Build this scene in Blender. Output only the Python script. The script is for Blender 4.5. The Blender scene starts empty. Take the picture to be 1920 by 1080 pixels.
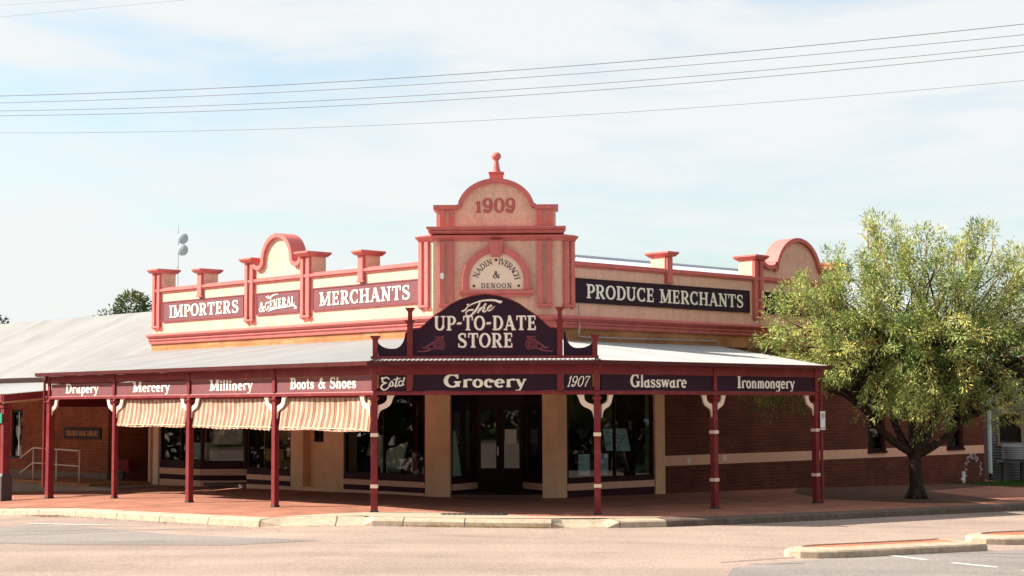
import bpy, bmesh, math, random
import numpy as np
from mathutils import Matrix, Vector
random.seed(7)
rng = np.random.default_rng(11)
R = math.radians
S = bpy.context.scene
C = S.collection

# ------------------------------------------------------------------ camera, sky, sun, exposure
cam = bpy.data.cameras.new('camera')
cam_o = bpy.data.objects.new('camera', cam)
C.objects.link(cam_o)
cam.sensor_width = 36
cam.lens = 3088.1 / 1920 * 36
cam.clip_start = 0.1
cam.clip_end = 3000
cam_o.matrix_world = (Matrix.Translation((0, 0, 2.06)) @ Matrix.Rotation(math.pi / 2 + 0.0727, 4, 'X')
                      @ Matrix.Rotation(-0.0037, 4, 'Z'))
S.camera = cam_o

SUN_EL = R(38)
SUN_FROM = Vector((-math.cos(R(3)), math.sin(R(3)), 0))          # low-left, a touch behind the chamfer
wd = bpy.data.worlds.new('World')
S.world = wd
wd.use_nodes = True
nt = wd.node_tree
bg = nt.nodes['Background']
sky = nt.nodes.new('ShaderNodeTexSky')
sky.sky_type = 'NISHITA'
sky.sun_disc = False
sky.sun_elevation = SUN_EL
sky.sun_rotation = math.atan2(SUN_FROM.x, SUN_FROM.y)
sky.dust_density = 2.0
tc = nt.nodes.new('ShaderNodeTexCoord')
mp = nt.nodes.new('ShaderNodeMapping')
mp.inputs['Rotation'].default_value = (0, R(-6), 0)
mp.inputs['Scale'].default_value = (1.5, 1.5, 7.5)
mp.inputs['Location'].default_value = (0.3, 0.0, 0.62)
nz = nt.nodes.new('ShaderNodeTexNoise')
nz.inputs['Scale'].default_value = 2.3
nz.inputs['Detail'].default_value = 7
nz.inputs['Roughness'].default_value = 0.58
nz.inputs['Distortion'].default_value = 0.35
cr = nt.nodes.new('ShaderNodeValToRGB')
cr.color_ramp.elements[0].position = 0.35
cr.color_ramp.elements[0].color = (0.25, 0.25, 0.25, 1)
cr.color_ramp.elements[1].position = 0.55
cr.color_ramp.elements[1].color = (0.97, 0.97, 0.97, 1)
mx = nt.nodes.new('ShaderNodeMix')
mx.data_type = 'RGBA'
mx.inputs['B'].default_value = (4.4, 4.5, 4.5, 1)
L = nt.links.new
L(tc.outputs['Generated'], mp.inputs['Vector'])
L(mp.outputs[0], nz.inputs['Vector'])
L(nz.outputs['Fac'], cr.inputs[0])
L(cr.outputs[0], mx.inputs['Factor'])
tint = nt.nodes.new('ShaderNodeMix')
tint.data_type = 'RGBA'; tint.blend_type = 'MULTIPLY'
tint.inputs['Factor'].default_value = 1
tint.inputs['B'].default_value = (1.06, 1.12, 1.04, 1)
L(sky.outputs[0], tint.inputs['A'])
L(tint.outputs['Result'], mx.inputs['A'])
L(mx.outputs['Result'], bg.inputs['Color'])
bg.inputs['Strength'].default_value = 0.076

sun = bpy.data.lights.new('sun', 'SUN')
sun.energy = 4.2
sun.angle = R(0.5)
sun.color = (1.0, 0.93, 0.82)
sun_o = bpy.data.objects.new('sun', sun)
C.objects.link(sun_o)
sd = Vector((SUN_FROM.x * math.cos(SUN_EL), SUN_FROM.y * math.cos(SUN_EL), math.sin(SUN_EL)))
sun_o.rotation_euler = sd.to_track_quat('Z', 'Y').to_euler()
sun_o.location = (-30, 30, 40)
S.view_settings.view_transform = 'Standard'
S.view_settings.look = 'None'
S.view_settings.exposure = 1.45
S.view_settings.gamma = 1

# ------------------------------------------------------------------ frames: x along the wall to the right, y inward, z up
def frame(x, y, deg):
    return Matrix.Translation((x, y, 0)) @ Matrix.Rotation(R(deg), 4, 'Z')
ID = Matrix.Identity(4)
WL = frame(-1.776, 38.201, -46.42)
WC = frame(-0.375, 38.168, -1.55)
WR = frame(1.026, 38.135, 43.52)
VL = frame(-2.712, 32.459, -46.42)
VC = frame(-0.527, 32.40, -1.55)
VR = frame(1.657, 32.341, 43.52)

def at(f, x, y, z=0.0):
    return f @ Vector((x, y, z))

HX = [-400, -60, -25, -16, -11.7, -9.5, -5, -2.7, 1.66, 4.2, 6.8, 14.7, 25, 60, 400]
HZ = [-2.2, -1.6, -0.8, -0.45, -0.18, -0.06, 0.0, 0.03, -0.02, -0.06, -0.10, -0.28, -0.5, -1.0, -1.6]
def h(x):
    return float(np.interp(x, HX, HZ))

# ------------------------------------------------------------------ materials
MATS = {}
def nodes_of(m):
    m.use_nodes = True
    t = m.node_tree
    return t, t.nodes['Principled BSDF']

def mat(name, col, rough=0.6, var=0.12, scale=6.0, bump=0.0, bscale=60.0, metal=0.0, spec=0.5, dirt=None, dirt_scale=1.2, dirt_amt=0.5, streak=0.0):
    if name in MATS:
        return MATS[name]
    m = bpy.data.materials.new(name)
    t, p = nodes_of(m)
    p.inputs['Roughness'].default_value = rough
    p.inputs['Metallic'].default_value = metal
    p.inputs['Specular IOR Level'].default_value = spec
    tc = t.nodes.new('ShaderNodeTexCoord')
    n = t.nodes.new('ShaderNodeTexNoise')
    n.inputs['Scale'].default_value = scale
    n.inputs['Detail'].default_value = 6
    n.inputs['Roughness'].default_value = 0.65
    t.links.new(tc.outputs['Object'], n.inputs['Vector'])
    r = t.nodes.new('ShaderNodeValToRGB')
    r.color_ramp.elements[0].position = 0.3
    r.color_ramp.elements[1].position = 0.7
    r.color_ramp.elements[0].color = tuple(c * (1 - var) for c in col) + (1,)
    r.color_ramp.elements[1].color = tuple(min(1, c * (1 + var)) for c in col) + (1,)
    t.links.new(n.outputs['Fac'], r.inputs[0])
    out = r.outputs[0]
    if dirt:
        n3 = t.nodes.new('ShaderNodeTexNoise')
        n3.inputs['Scale'].default_value = dirt_scale
        n3.inputs['Detail'].default_value = 9
        n3.inputs['Roughness'].default_value = 0.7
        t.links.new(tc.outputs['Object'], n3.inputs['Vector'])
        r3 = t.nodes.new('ShaderNodeValToRGB')
        r3.color_ramp.elements[0].position = 0.5
        r3.color_ramp.elements[1].position = 0.75
        r3.color_ramp.elements[0].color = (0, 0, 0, 1)
        r3.color_ramp.elements[1].color = (dirt_amt,) * 3 + (1,)
        t.links.new(n3.outputs['Fac'], r3.inputs[0])
        k = t.nodes.new('ShaderNodeMix')
        k.data_type = 'RGBA'
        k.inputs['B'].default_value = tuple(dirt) + (1,)
        t.links.new(r3.outputs[0], k.inputs['Factor'])
        t.links.new(out, k.inputs['A'])
        out = k.outputs['Result']
    if streak:
        mpn = t.nodes.new('ShaderNodeMapping'); mpn.inputs['Scale'].default_value = (5.0, 5.0, 0.55)
        t.links.new(tc.outputs['Object'], mpn.inputs['Vector'])
        n4 = t.nodes.new('ShaderNodeTexNoise'); n4.inputs['Scale'].default_value = 1.0; n4.inputs['Detail'].default_value = 7; n4.inputs['Roughness'].default_value = 0.65
        t.links.new(mpn.outputs[0], n4.inputs['Vector'])
        r4 = t.nodes.new('ShaderNodeValToRGB')
        r4.color_ramp.elements[0].position = 0.48; r4.color_ramp.elements[0].color = (0, 0, 0, 1)
        r4.color_ramp.elements[1].position = 0.72; r4.color_ramp.elements[1].color = (streak,) * 3 + (1,)
        t.links.new(n4.outputs['Fac'], r4.inputs[0])
        k4 = t.nodes.new('ShaderNodeMix'); k4.data_type = 'RGBA'
        k4.inputs['B'].default_value = tuple(c * 0.45 for c in col) + (1,)
        t.links.new(r4.outputs[0], k4.inputs['Factor']); t.links.new(out, k4.inputs['A'])
        out = k4.outputs['Result']
    t.links.new(out, p.inputs['Base Color'])
    if bump:
        n2 = t.nodes.new('ShaderNodeTexNoise')
        n2.inputs['Scale'].default_value = bscale
        n2.inputs['Detail'].default_value = 4
        t.links.new(tc.outputs['Object'], n2.inputs['Vector'])
        b = t.nodes.new('ShaderNodeBump')
        b.inputs['Strength'].default_value = bump
        b.inputs['Distance'].default_value = 0.02
        t.links.new(n2.outputs['Fac'], b.inputs['Height'])
        t.links.new(b.outputs[0], p.inputs['Normal'])
    MATS[name] = m
    return m

def brick_mat(name, c1, c2, mortar, flat=False, bw=0.24, bh=0.085, ms=0.012, rough=0.85):
    m = bpy.data.materials.new(name)
    t, p = nodes_of(m)
    p.inputs['Roughness'].default_value = rough
    p.inputs['Specular IOR Level'].default_value = 0.25
    tc = t.nodes.new('ShaderNodeTexCoord')
    sp = t.nodes.new('ShaderNodeSeparateXYZ')
    t.links.new(tc.outputs['Object'], sp.inputs[0])
    cb = t.nodes.new('ShaderNodeCombineXYZ')
    ad = t.nodes.new('ShaderNodeMath'); ad.operation = 'ADD'
    t.links.new(sp.outputs['X'], ad.inputs[0])
    if flat:
        t.links.new(sp.outputs['X'], cb.inputs['X']); t.links.new(sp.outputs['Y'], cb.inputs['Y'])
    else:
        t.links.new(sp.outputs['Y'], ad.inputs[1])
        t.links.new(ad.outputs[0], cb.inputs['X']); t.links.new(sp.outputs['Z'], cb.inputs['Y'])
    b = t.nodes.new('ShaderNodeTexBrick')
    b.inputs['Scale'].default_value = 1.0
    b.inputs['Brick Width'].default_value = bw
    b.inputs['Row Height'].default_value = bh
    b.inputs['Mortar Size'].default_value = ms
    b.inputs['Mortar Smooth'].default_value = 0.4
    b.inputs['Color1'].default_value = tuple(c1) + (1,)
    b.inputs['Color2'].default_value = tuple(c2) + (1,)
    b.inputs['Mortar'].default_value = tuple(mortar) + (1,)
    t.links.new(cb.outputs[0], b.inputs['Vector'])
    n = t.nodes.new('ShaderNodeTexNoise')
    n.inputs['Scale'].default_value = 1.1
    n.inputs['Detail'].default_value = 8
    n.inputs['Roughness'].default_value = 0.7
    t.links.new(tc.outputs['Object'], n.inputs['Vector'])
    r = t.nodes.new('ShaderNodeValToRGB')
    r.color_ramp.elements[0].position = 0.3; r.color_ramp.elements[0].color = (0.58, 0.55, 0.53, 1)
    r.color_ramp.elements[1].position = 0.7; r.color_ramp.elements[1].color = (1.22, 1.18, 1.14, 1)
    t.links.new(n.outputs['Fac'], r.inputs[0])
    k = t.nodes.new('ShaderNodeMix'); k.data_type = 'RGBA'; k.blend_type = 'MULTIPLY'
    k.inputs['Factor'].default_value = 1
    t.links.new(b.outputs['Color'], k.inputs['A']); t.links.new(r.outputs[0], k.inputs['B'])
    t.links.new(k.outputs['Result'], p.inputs['Base Color'])
    bp = t.nodes.new('ShaderNodeBump')
    bp.inputs['Strength'].default_value = 0.5; bp.inputs['Distance'].default_value = 0.01; bp.invert = True
    t.links.new(b.outputs['Fac'], bp.inputs['Height'])
    t.links.new(bp.outputs[0], p.inputs['Normal'])
    return m

M_RENDER = mat('roughcast cream render', (0.79, 0.47, 0.35), 0.9, 0.15, 22, 0.9, 38, spec=0.2, dirt=(0.40, 0.23, 0.16), dirt_scale=1.6, dirt_amt=0.45, streak=0.35)
M_TRIM = mat('terracotta trim paint', (0.60, 0.158, 0.142), 0.65, 0.12, 5, 0.25, 30, spec=0.25, dirt=(0.30, 0.075, 0.06), dirt_scale=2.5, dirt_amt=0.55, streak=0.35)
M_PINK = mat('smooth cream panel paint', (0.86, 0.64, 0.49), 0.7, 0.05, 5, 0.1, 30, spec=0.3)
M_CREAM = mat('cream wall paint', (0.86, 0.53, 0.32), 0.65, 0.08, 3, 0.15, 25, spec=0.3, dirt=(0.52, 0.27, 0.13), dirt_scale=2, dirt_amt=0.4)
M_STRIPE = mat('pale stripe paint', (0.80, 0.46, 0.32), 0.6, 0.07, 4, 0.1, 25, spec=0.3)
M_RED = mat('verandah red paint', (0.175, 0.017, 0.021), 0.5, 0.15, 4, 0.08, 20, spec=0.3, dirt=(0.38, 0.09, 0.08), dirt_scale=3, dirt_amt=0.45)
M_GUTTER = mat('shade-dark gutter red', (0.085, 0.016, 0.016), 0.55, 0.2, 4, spec=0.2)  # red gutter paint darkened to hold the shade under the roof edge
M_PLUM_LIT = mat('sunlit plum board paint', (0.185, 0.064, 0.070), 0.6, 0.12, 5, 0.04, 20, spec=0.25)  # sunlit copy of the plum, raised for the boards in sun
M_PLUM_SHADE = mat('shaded plum board paint', (0.030, 0.010, 0.022), 0.6, 0.12, 5, 0.04, 20, spec=0.15)  # shaded copy of the same plum, for boards out of the sun
M_STALL = mat('plum stall riser paint', (0.05, 0.013, 0.024), 0.55, 0.15, 4, spec=0.15)
M_LETTER = mat('cream lettering paint', (0.86, 0.80, 0.68), 0.5, 0.05, 6)
M_SHADE = mat('letter drop outline paint', (0.20, 0.03, 0.045), 0.5, 0.05, 6)
M_REDLET = mat('red lettering paint', (0.46, 0.09, 0.075), 0.5, 0.06, 6)
M_INK = mat('dark name lettering paint', (0.06, 0.03, 0.04), 0.5, 0.06, 6)
M_BRACK = mat('bracket cream paint', (0.78, 0.60, 0.47), 0.5, 0.08, 8)
M_ZINC = mat('painted zinc roof sheet', (0.33, 0.325, 0.32), 0.65, 0.07, 1.4, spec=0.25, dirt=(0.27, 0.24, 0.21), dirt_scale=1.0, dirt_amt=0.35)
M_ZINC_L = mat('weathered grey roof sheet', (0.315, 0.305, 0.295), 0.7, 0.08, 1.1, spec=0.2, dirt=(0.27, 0.245, 0.22), dirt_scale=.8, dirt_amt=0.5)
M_ZINC2 = mat('blue grey roof sheet', (0.42, 0.48, 0.54), 0.45, 0.08, 1.4)
M_SOFFIT = mat('dark added lining', (0.06, 0.025, 0.02), 0.7, 0.2, 5, spec=0.2)
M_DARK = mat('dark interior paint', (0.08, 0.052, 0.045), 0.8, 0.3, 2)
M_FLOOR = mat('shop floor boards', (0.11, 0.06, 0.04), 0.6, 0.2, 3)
M_FRAME = mat('dark window frame paint', (0.03, 0.010, 0.013), 0.5, 0.15, 5, spec=0.15)
M_WOOD = mat('varnished wood', (0.22, 0.09, 0.03), 0.45, 0.25, 9)
M_PALEWOOD = mat('pale timber', (0.42, 0.26, 0.13), 0.5, 0.2, 9)
M_WHITE = mat('white paint', (0.78, 0.77, 0.74), 0.5, 0.05, 6)
M_STEEL = mat('galvanised steel tube', (0.62, 0.63, 0.63), 0.35, 0.08, 10, metal=0.6)
M_CONC = mat('kerb concrete', (0.43, 0.335, 0.245), 0.9, 0.2, 9, 0.5, 50, spec=0.2, dirt=(0.22, 0.16, 0.11), dirt_scale=3.5, dirt_amt=0.6)
M_KERBD = mat('dark kerb concrete', (0.13, 0.095, 0.075), 0.9, 0.3, 6, 0.5, 40, spec=0.2, dirt=(0.06, 0.045, 0.035), dirt_scale=2.5, dirt_amt=0.7)  # darker concrete for the right-hand stretch of kerb
M_DADO = mat('grey cement dado', (0.30, 0.24, 0.19), 0.9, 0.14, 5, 0.3, 40, spec=0.2, dirt=(0.18, 0.12, 0.09), dirt_scale=2, dirt_amt=0.5)
M_IRON = mat('dark cast iron', (0.045, 0.04, 0.038), 0.6, 0.2, 8, 0.2, 30)
M_BLACKPLINTH = mat('dark plinth paint', (0.06, 0.045, 0.04), 0.6, 0.2, 8)
M_GREEN = mat('green sign paint', (0.02, 0.20, 0.13), 0.45, 0.08, 6)
M_WIRE = mat('dark wire', (0.16, 0.15, 0.17), 0.6, 0.1, 5)
M_DISH = mat('grey blue dish paint', (0.33, 0.40, 0.43), 0.6, 0.05, 5, spec=0.2)
M_SHED = mat('weathered iron cladding', (0.15, 0.16, 0.165), 0.6, 0.2, 3, dirt=(0.16, 0.10, 0.07), dirt_scale=2.5, dirt_amt=0.6)
M_PIPE = mat('pale blue downpipe paint', (0.50, 0.58, 0.62), 0.45, 0.08, 6)
M_LEAFDRY = mat('dry leaf litter', (0.24, 0.13, 0.06), 0.9, 0.4, 9)
M_POSTER = mat('pale blue poster print', (0.50, 0.74, 0.82), 0.4, 0.25, 9)
M_GREENBOARD = mat('pale green notice board', (0.62, 0.76, 0.66), 0.5, 0.2, 12)
M_GREY = mat('grey photo print', (0.72, 0.72, 0.68), 0.45, 0.4, 5)
M_YELLOW = mat('ochre cloth', (0.50, 0.25, 0.05), 0.7, 0.2, 8)
M_REDITEM = mat('crimson glass paint', (0.35, 0.02, 0.03), 0.3, 0.2, 8)
M_BARK = mat('rough brown bark', (0.05, 0.034, 0.026), 0.95, 0.45, 14, 1.0, 18, spec=0.1)
M_TWIG = mat('pale twig bark', (0.26, 0.15, 0.09), 0.9, 0.3, 14, spec=0.1)
M_LAV = mat('faded lavender chalk', (0.42, 0.30, 0.33), 0.9, 0.4, 18)
def sheet_laps(m, pitch=0.76):
    t = m.node_tree; p = t.nodes['Principled BSDF']
    src = p.inputs['Base Color'].links[0].from_socket
    tc = t.nodes.new('ShaderNodeTexCoord'); sp = t.nodes.new('ShaderNodeSeparateXYZ'); t.links.new(tc.outputs['Object'], sp.inputs[0])
    dv = t.nodes.new('ShaderNodeMath'); dv.operation = 'MULTIPLY'; dv.inputs[1].default_value = 1 / pitch; t.links.new(sp.outputs['X'], dv.inputs[0])
    fl = t.nodes.new('ShaderNodeMath'); fl.operation = 'FLOOR'; t.links.new(dv.outputs[0], fl.inputs[0])
    wn = t.nodes.new('ShaderNodeTexWhiteNoise'); wn.noise_dimensions = '1D'; t.links.new(fl.outputs[0], wn.inputs['W'])
    mr = t.nodes.new('ShaderNodeMapRange'); mr.inputs['To Min'].default_value = 0.91; mr.inputs['To Max'].default_value = 1.05; t.links.new(wn.outputs['Value'], mr.inputs['Value'])
    fc = t.nodes.new('ShaderNodeMath'); fc.operation = 'FRACT'; t.links.new(dv.outputs[0], fc.inputs[0])
    gt = t.nodes.new('ShaderNodeMath'); gt.operation = 'GREATER_THAN'; gt.inputs[1].default_value = 0.045; t.links.new(fc.outputs[0], gt.inputs[0])
    m2 = t.nodes.new('ShaderNodeMapRange'); m2.inputs['To Min'].default_value = 0.82; m2.inputs['To Max'].default_value = 1.0; t.links.new(gt.outputs[0], m2.inputs['Value'])
    mu = t.nodes.new('ShaderNodeMath'); mu.operation = 'MULTIPLY'; t.links.new(mr.outputs[0], mu.inputs[0]); t.links.new(m2.outputs[0], mu.inputs[1])
    k = t.nodes.new('ShaderNodeMix'); k.data_type = 'RGBA'; k.blend_type = 'MULTIPLY'; k.inputs['Factor'].default_value = 1
    t.links.new(src, k.inputs['A']); t.links.new(mu.outputs[0], k.inputs['B']); t.links.new(k.outputs['Result'], p.inputs['Base Color'])
sheet_laps(M_ZINC); sheet_laps(M_ZINC_L)
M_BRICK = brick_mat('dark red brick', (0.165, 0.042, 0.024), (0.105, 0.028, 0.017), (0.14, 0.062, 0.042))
M_BRICK_N = brick_mat('orange red brick', (0.42, 0.14, 0.07), (0.32, 0.10, 0.052), (0.34, 0.2, 0.13))
M_BRICK_T = brick_mat('weathered orange brick', (0.46, 0.20, 0.08), (0.40, 0.16, 0.065), (0.42, 0.24, 0.12))
M_PAVER = brick_mat('red clay paving', (0.39, 0.165, 0.11), (0.33, 0.13, 0.085), (0.28, 0.15, 0.105), True, 0.23, 0.115, 0.006, 0.9)
M_PAVER_R = brick_mat('orange clay paving', (0.52, 0.19, 0.11), (0.44, 0.15, 0.085), (0.36, 0.16, 0.10), True, 0.23, 0.115, 0.006, 0.9)

def asphalt(name, c, speck):
    m = mat(name, c, 0.92, 0.10, 0.35, 0.6, 120, spec=0.15, dirt=tuple(q * .62 for q in c), dirt_scale=.55, dirt_amt=.5)
    t = m.node_tree
    p = t.nodes['Principled BSDF']
    src = p.inputs['Base Color'].links[0].from_socket
    tc = t.nodes.new('ShaderNodeTexCoord')
    n = t.nodes.new('ShaderNodeTexNoise')
    n.inputs['Scale'].default_value = 22; n.inputs['Detail'].default_value = 5; n.inputs['Roughness'].default_value = 0.8
    t.links.new(tc.outputs['Object'], n.inputs['Vector'])
    r = t.nodes.new('ShaderNodeValToRGB')
    r.color_ramp.elements[0].position = 0.34; r.color_ramp.elements[0].color = (1 - speck,) * 3 + (1,)
    r.color_ramp.elements[1].position = 0.66; r.color_ramp.elements[1].color = (1 + speck * .6,) * 3 + (1,)
    t.links.new(n.outputs['Fac'], r.inputs[0])
    # long worn bands along the driving direction
    mpn = t.nodes.new('ShaderNodeMapping'); mpn.inputs['Scale'].default_value = (0.10, 0.9, 1)
    t.links.new(tc.outputs['Object'], mpn.inputs['Vector'])
    n2 = t.nodes.new('ShaderNodeTexNoise'); n2.inputs['Scale'].default_value = 0.8; n2.inputs['Detail'].default_value = 5
    t.links.new(mpn.outputs[0], n2.inputs['Vector'])
    r2 = t.nodes.new('ShaderNodeValToRGB')
    r2.color_ramp.elements[0].position = 0.35; r2.color_ramp.elements[0].color = (0.86, 0.84, 0.84, 1)
    r2.color_ramp.elements[1].position = 0.65; r2.color_ramp.elements[1].color = (1.08, 1.05, 1.04, 1)
    t.links.new(n2.outputs['Fac'], r2.inputs[0])
    prev = src
    for q in (r, r2):
        k = t.nodes.new('ShaderNodeMix'); k.data_type = 'RGBA'; k.blend_type = 'MULTIPLY'; k.inputs['Factor'].default_value = 1
        t.links.new(prev, k.inputs['A']); t.links.new(q.outputs[0], k.inputs['B'])
        prev = k.outputs['Result']
    t.links.new(prev, p.inputs['Base Color'])
    return m
M_ROAD = asphalt('pinkish chip seal', (0.37, 0.285, 0.238), 0.42)
M_ROAD2 = asphalt('grey asphalt patch', (0.27, 0.243, 0.225), 0.4)
M_PAINT = mat('worn road paint', (0.55, 0.52, 0.48), 0.8, 0.25, 12)
M_DARKLINE = mat('dark seam and shadow line', (0.09, 0.075, 0.07), 0.8, 0.3, 9)
M_GRASS = mat('lawn green', (0.045, 0.085, 0.018), 0.95, 0.4, 8, 0.8, 40, spec=0.1)
M_SOIL = mat('shade-dark soil', (0.12, 0.065, 0.045), 0.95, 0.3, 4, 0.6, 30, spec=0.1)

def glass_mat():
    m = bpy.data.materials.new('shop glass')
    m.use_nodes = True
    t = m.node_tree
    t.nodes.clear()
    o = t.nodes.new('ShaderNodeOutputMaterial')
    tr = t.nodes.new('ShaderNodeBsdfTransparent'); tr.inputs[0].default_value = (0.80, 0.86, 0.84, 1)
    gl = t.nodes.new('ShaderNodeBsdfGlossy'); gl.inputs['Roughness'].default_value = 0.015
    fr = t.nodes.new('ShaderNodeFresnel'); fr.inputs['IOR'].default_value = 1.7
    ms = t.nodes.new('ShaderNodeMixShader')
    t.links.new(fr.outputs[0], ms.inputs[0]); t.links.new(tr.outputs[0], ms.inputs[1]); t.links.new(gl.outputs[0], ms.inputs[2])
    t.links.new(ms.outputs[0], o.inputs[0])
    return m
M_GLASS = glass_mat()

def leaf_mat(name, c0, c1, c2):
    m = bpy.data.materials.new(name)
    t, p = nodes_of(m)
    a = t.nodes.new('ShaderNodeAttribute'); a.attribute_name = 'tint'
    r = t.nodes.new('ShaderNodeValToRGB')
    r.color_ramp.elements[0].color = tuple(c0) + (1,)
    r.color_ramp.elements[1].color = tuple(c2) + (1,)
    e = r.color_ramp.elements.new(0.55); e.color = tuple(c1) + (1,)
    t.links.new(a.outputs['Fac'], r.inputs[0])
    t.links.new(r.outputs[0], p.inputs['Base Color'])
    p.inputs['Roughness'].default_value = 0.5
    p.inputs['Specular IOR Level'].default_value = 0.35
    tl = t.nodes.new('ShaderNodeBsdfTranslucent')
    t.links.new(r.outputs[0], tl.inputs[0])
    ms = t.nodes.new('ShaderNodeMixShader'); ms.inputs[0].default_value = 0.25
    o = t.nodes['Material Output']
    t.links.new(p.outputs[0], ms.inputs[1]); t.links.new(tl.outputs[0], ms.inputs[2]); t.links.new(ms.outputs[0], o.inputs[0])
    return m
M_LEAF = leaf_mat('willow leaf', (0.05, 0.11, 0.022), (0.32, 0.385, 0.10), (0.76, 0.67, 0.22))
M_LEAF2 = leaf_mat('gum leaf', (0.03, 0.055, 0.018), (0.07, 0.10, 0.03), (0.18, 0.17, 0.06))
M_LEAF3 = leaf_mat('dark pine leaf', (0.012, 0.03, 0.016), (0.02, 0.045, 0.02), (0.04, 0.07, 0.03))

def stripes_mat():
    m = bpy.data.materials.new('striped canvas')
    t, p = nodes_of(m)
    p.inputs['Roughness'].default_value = 0.9
    p.inputs['Specular IOR Level'].default_value = 0.1
    tc = t.nodes.new('ShaderNodeTexCoord')
    a = t.nodes.new('ShaderNodeAttribute'); a.attribute_name = 'run'
    ml = t.nodes.new('ShaderNodeMath'); ml.operation = 'MULTIPLY'; ml.inputs[1].default_value = 1 / 0.17
    fr = t.nodes.new('ShaderNodeMath'); fr.operation = 'FRACT'
    t.links.new(a.outputs['Fac'], ml.inputs[0]); t.links.new(ml.outputs[0], fr.inputs[0])
    r = t.nodes.new('ShaderNodeValToRGB')
    r.color_ramp.interpolation = 'LINEAR'
    els = [(0.0, (0.47, 0.365, 0.285)), (0.46, (0.47, 0.365, 0.285)), (0.50, (0.27, 0.12, 0.085)), (0.66, (0.29, 0.13, 0.09)), (0.69, (0.38, 0.25, 0.18)),
           (0.77, (0.38, 0.25, 0.18)), (0.80, (0.27, 0.12, 0.085)), (0.96, (0.29, 0.13, 0.09)), (1.0, (0.47, 0.365, 0.285))]
    r.color_ramp.elements[0].position = els[0][0]; r.color_ramp.elements[0].color = els[0][1] + (1,)
    r.color_ramp.elements[1].position = els[-1][0]; r.color_ramp.elements[1].color = els[-1][1] + (1,)
    for q, c in els[1:-1]:
        e = r.color_ramp.elements.new(q); e.color = c + (1,)
    t.links.new(fr.outputs[0], r.inputs[0])
    n = t.nodes.new('ShaderNodeTexNoise'); n.inputs['Scale'].default_value = 3; n.inputs['Detail'].default_value = 6
    t.links.new(tc.outputs['Object'], n.inputs['Vector'])
    r2 = t.nodes.new('ShaderNodeValToRGB')
    r2.color_ramp.elements[0].position = 0.35; r2.color_ramp.elements[0].color = (0.8, 0.76, 0.7, 1)
    r2.color_ramp.elements[1].position = 0.65; r2.color_ramp.elements[1].color = (1.06, 1.06, 1.06, 1)
    t.links.new(n.outputs['Fac'], r2.inputs[0])
    k = t.nodes.new('ShaderNodeMix'); k.data_type = 'RGBA'; k.blend_type = 'MULTIPLY'; k.inputs['Factor'].default_value = 1
    t.links.new(r.outputs[0], k.inputs['A']); t.links.new(r2.outputs[0], k.inputs['B'])
    t.links.new(k.outputs['Result'], p.inputs['Base Color'])
    return m
M_CANVAS = stripes_mat()

# ------------------------------------------------------------------ object helpers
WORLD = {}
def thing(name, label, cat, loc, group=None, kind=None):
    o = bpy.data.objects.new(name, None)
    C.objects.link(o)
    o.empty_display_size = 0.2
    o.location = loc
    o['label'] = label
    o['category'] = cat
    if group: o['group'] = group
    if kind: o['kind'] = kind
    WORLD[o] = Matrix.Translation(loc)
    return o

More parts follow.
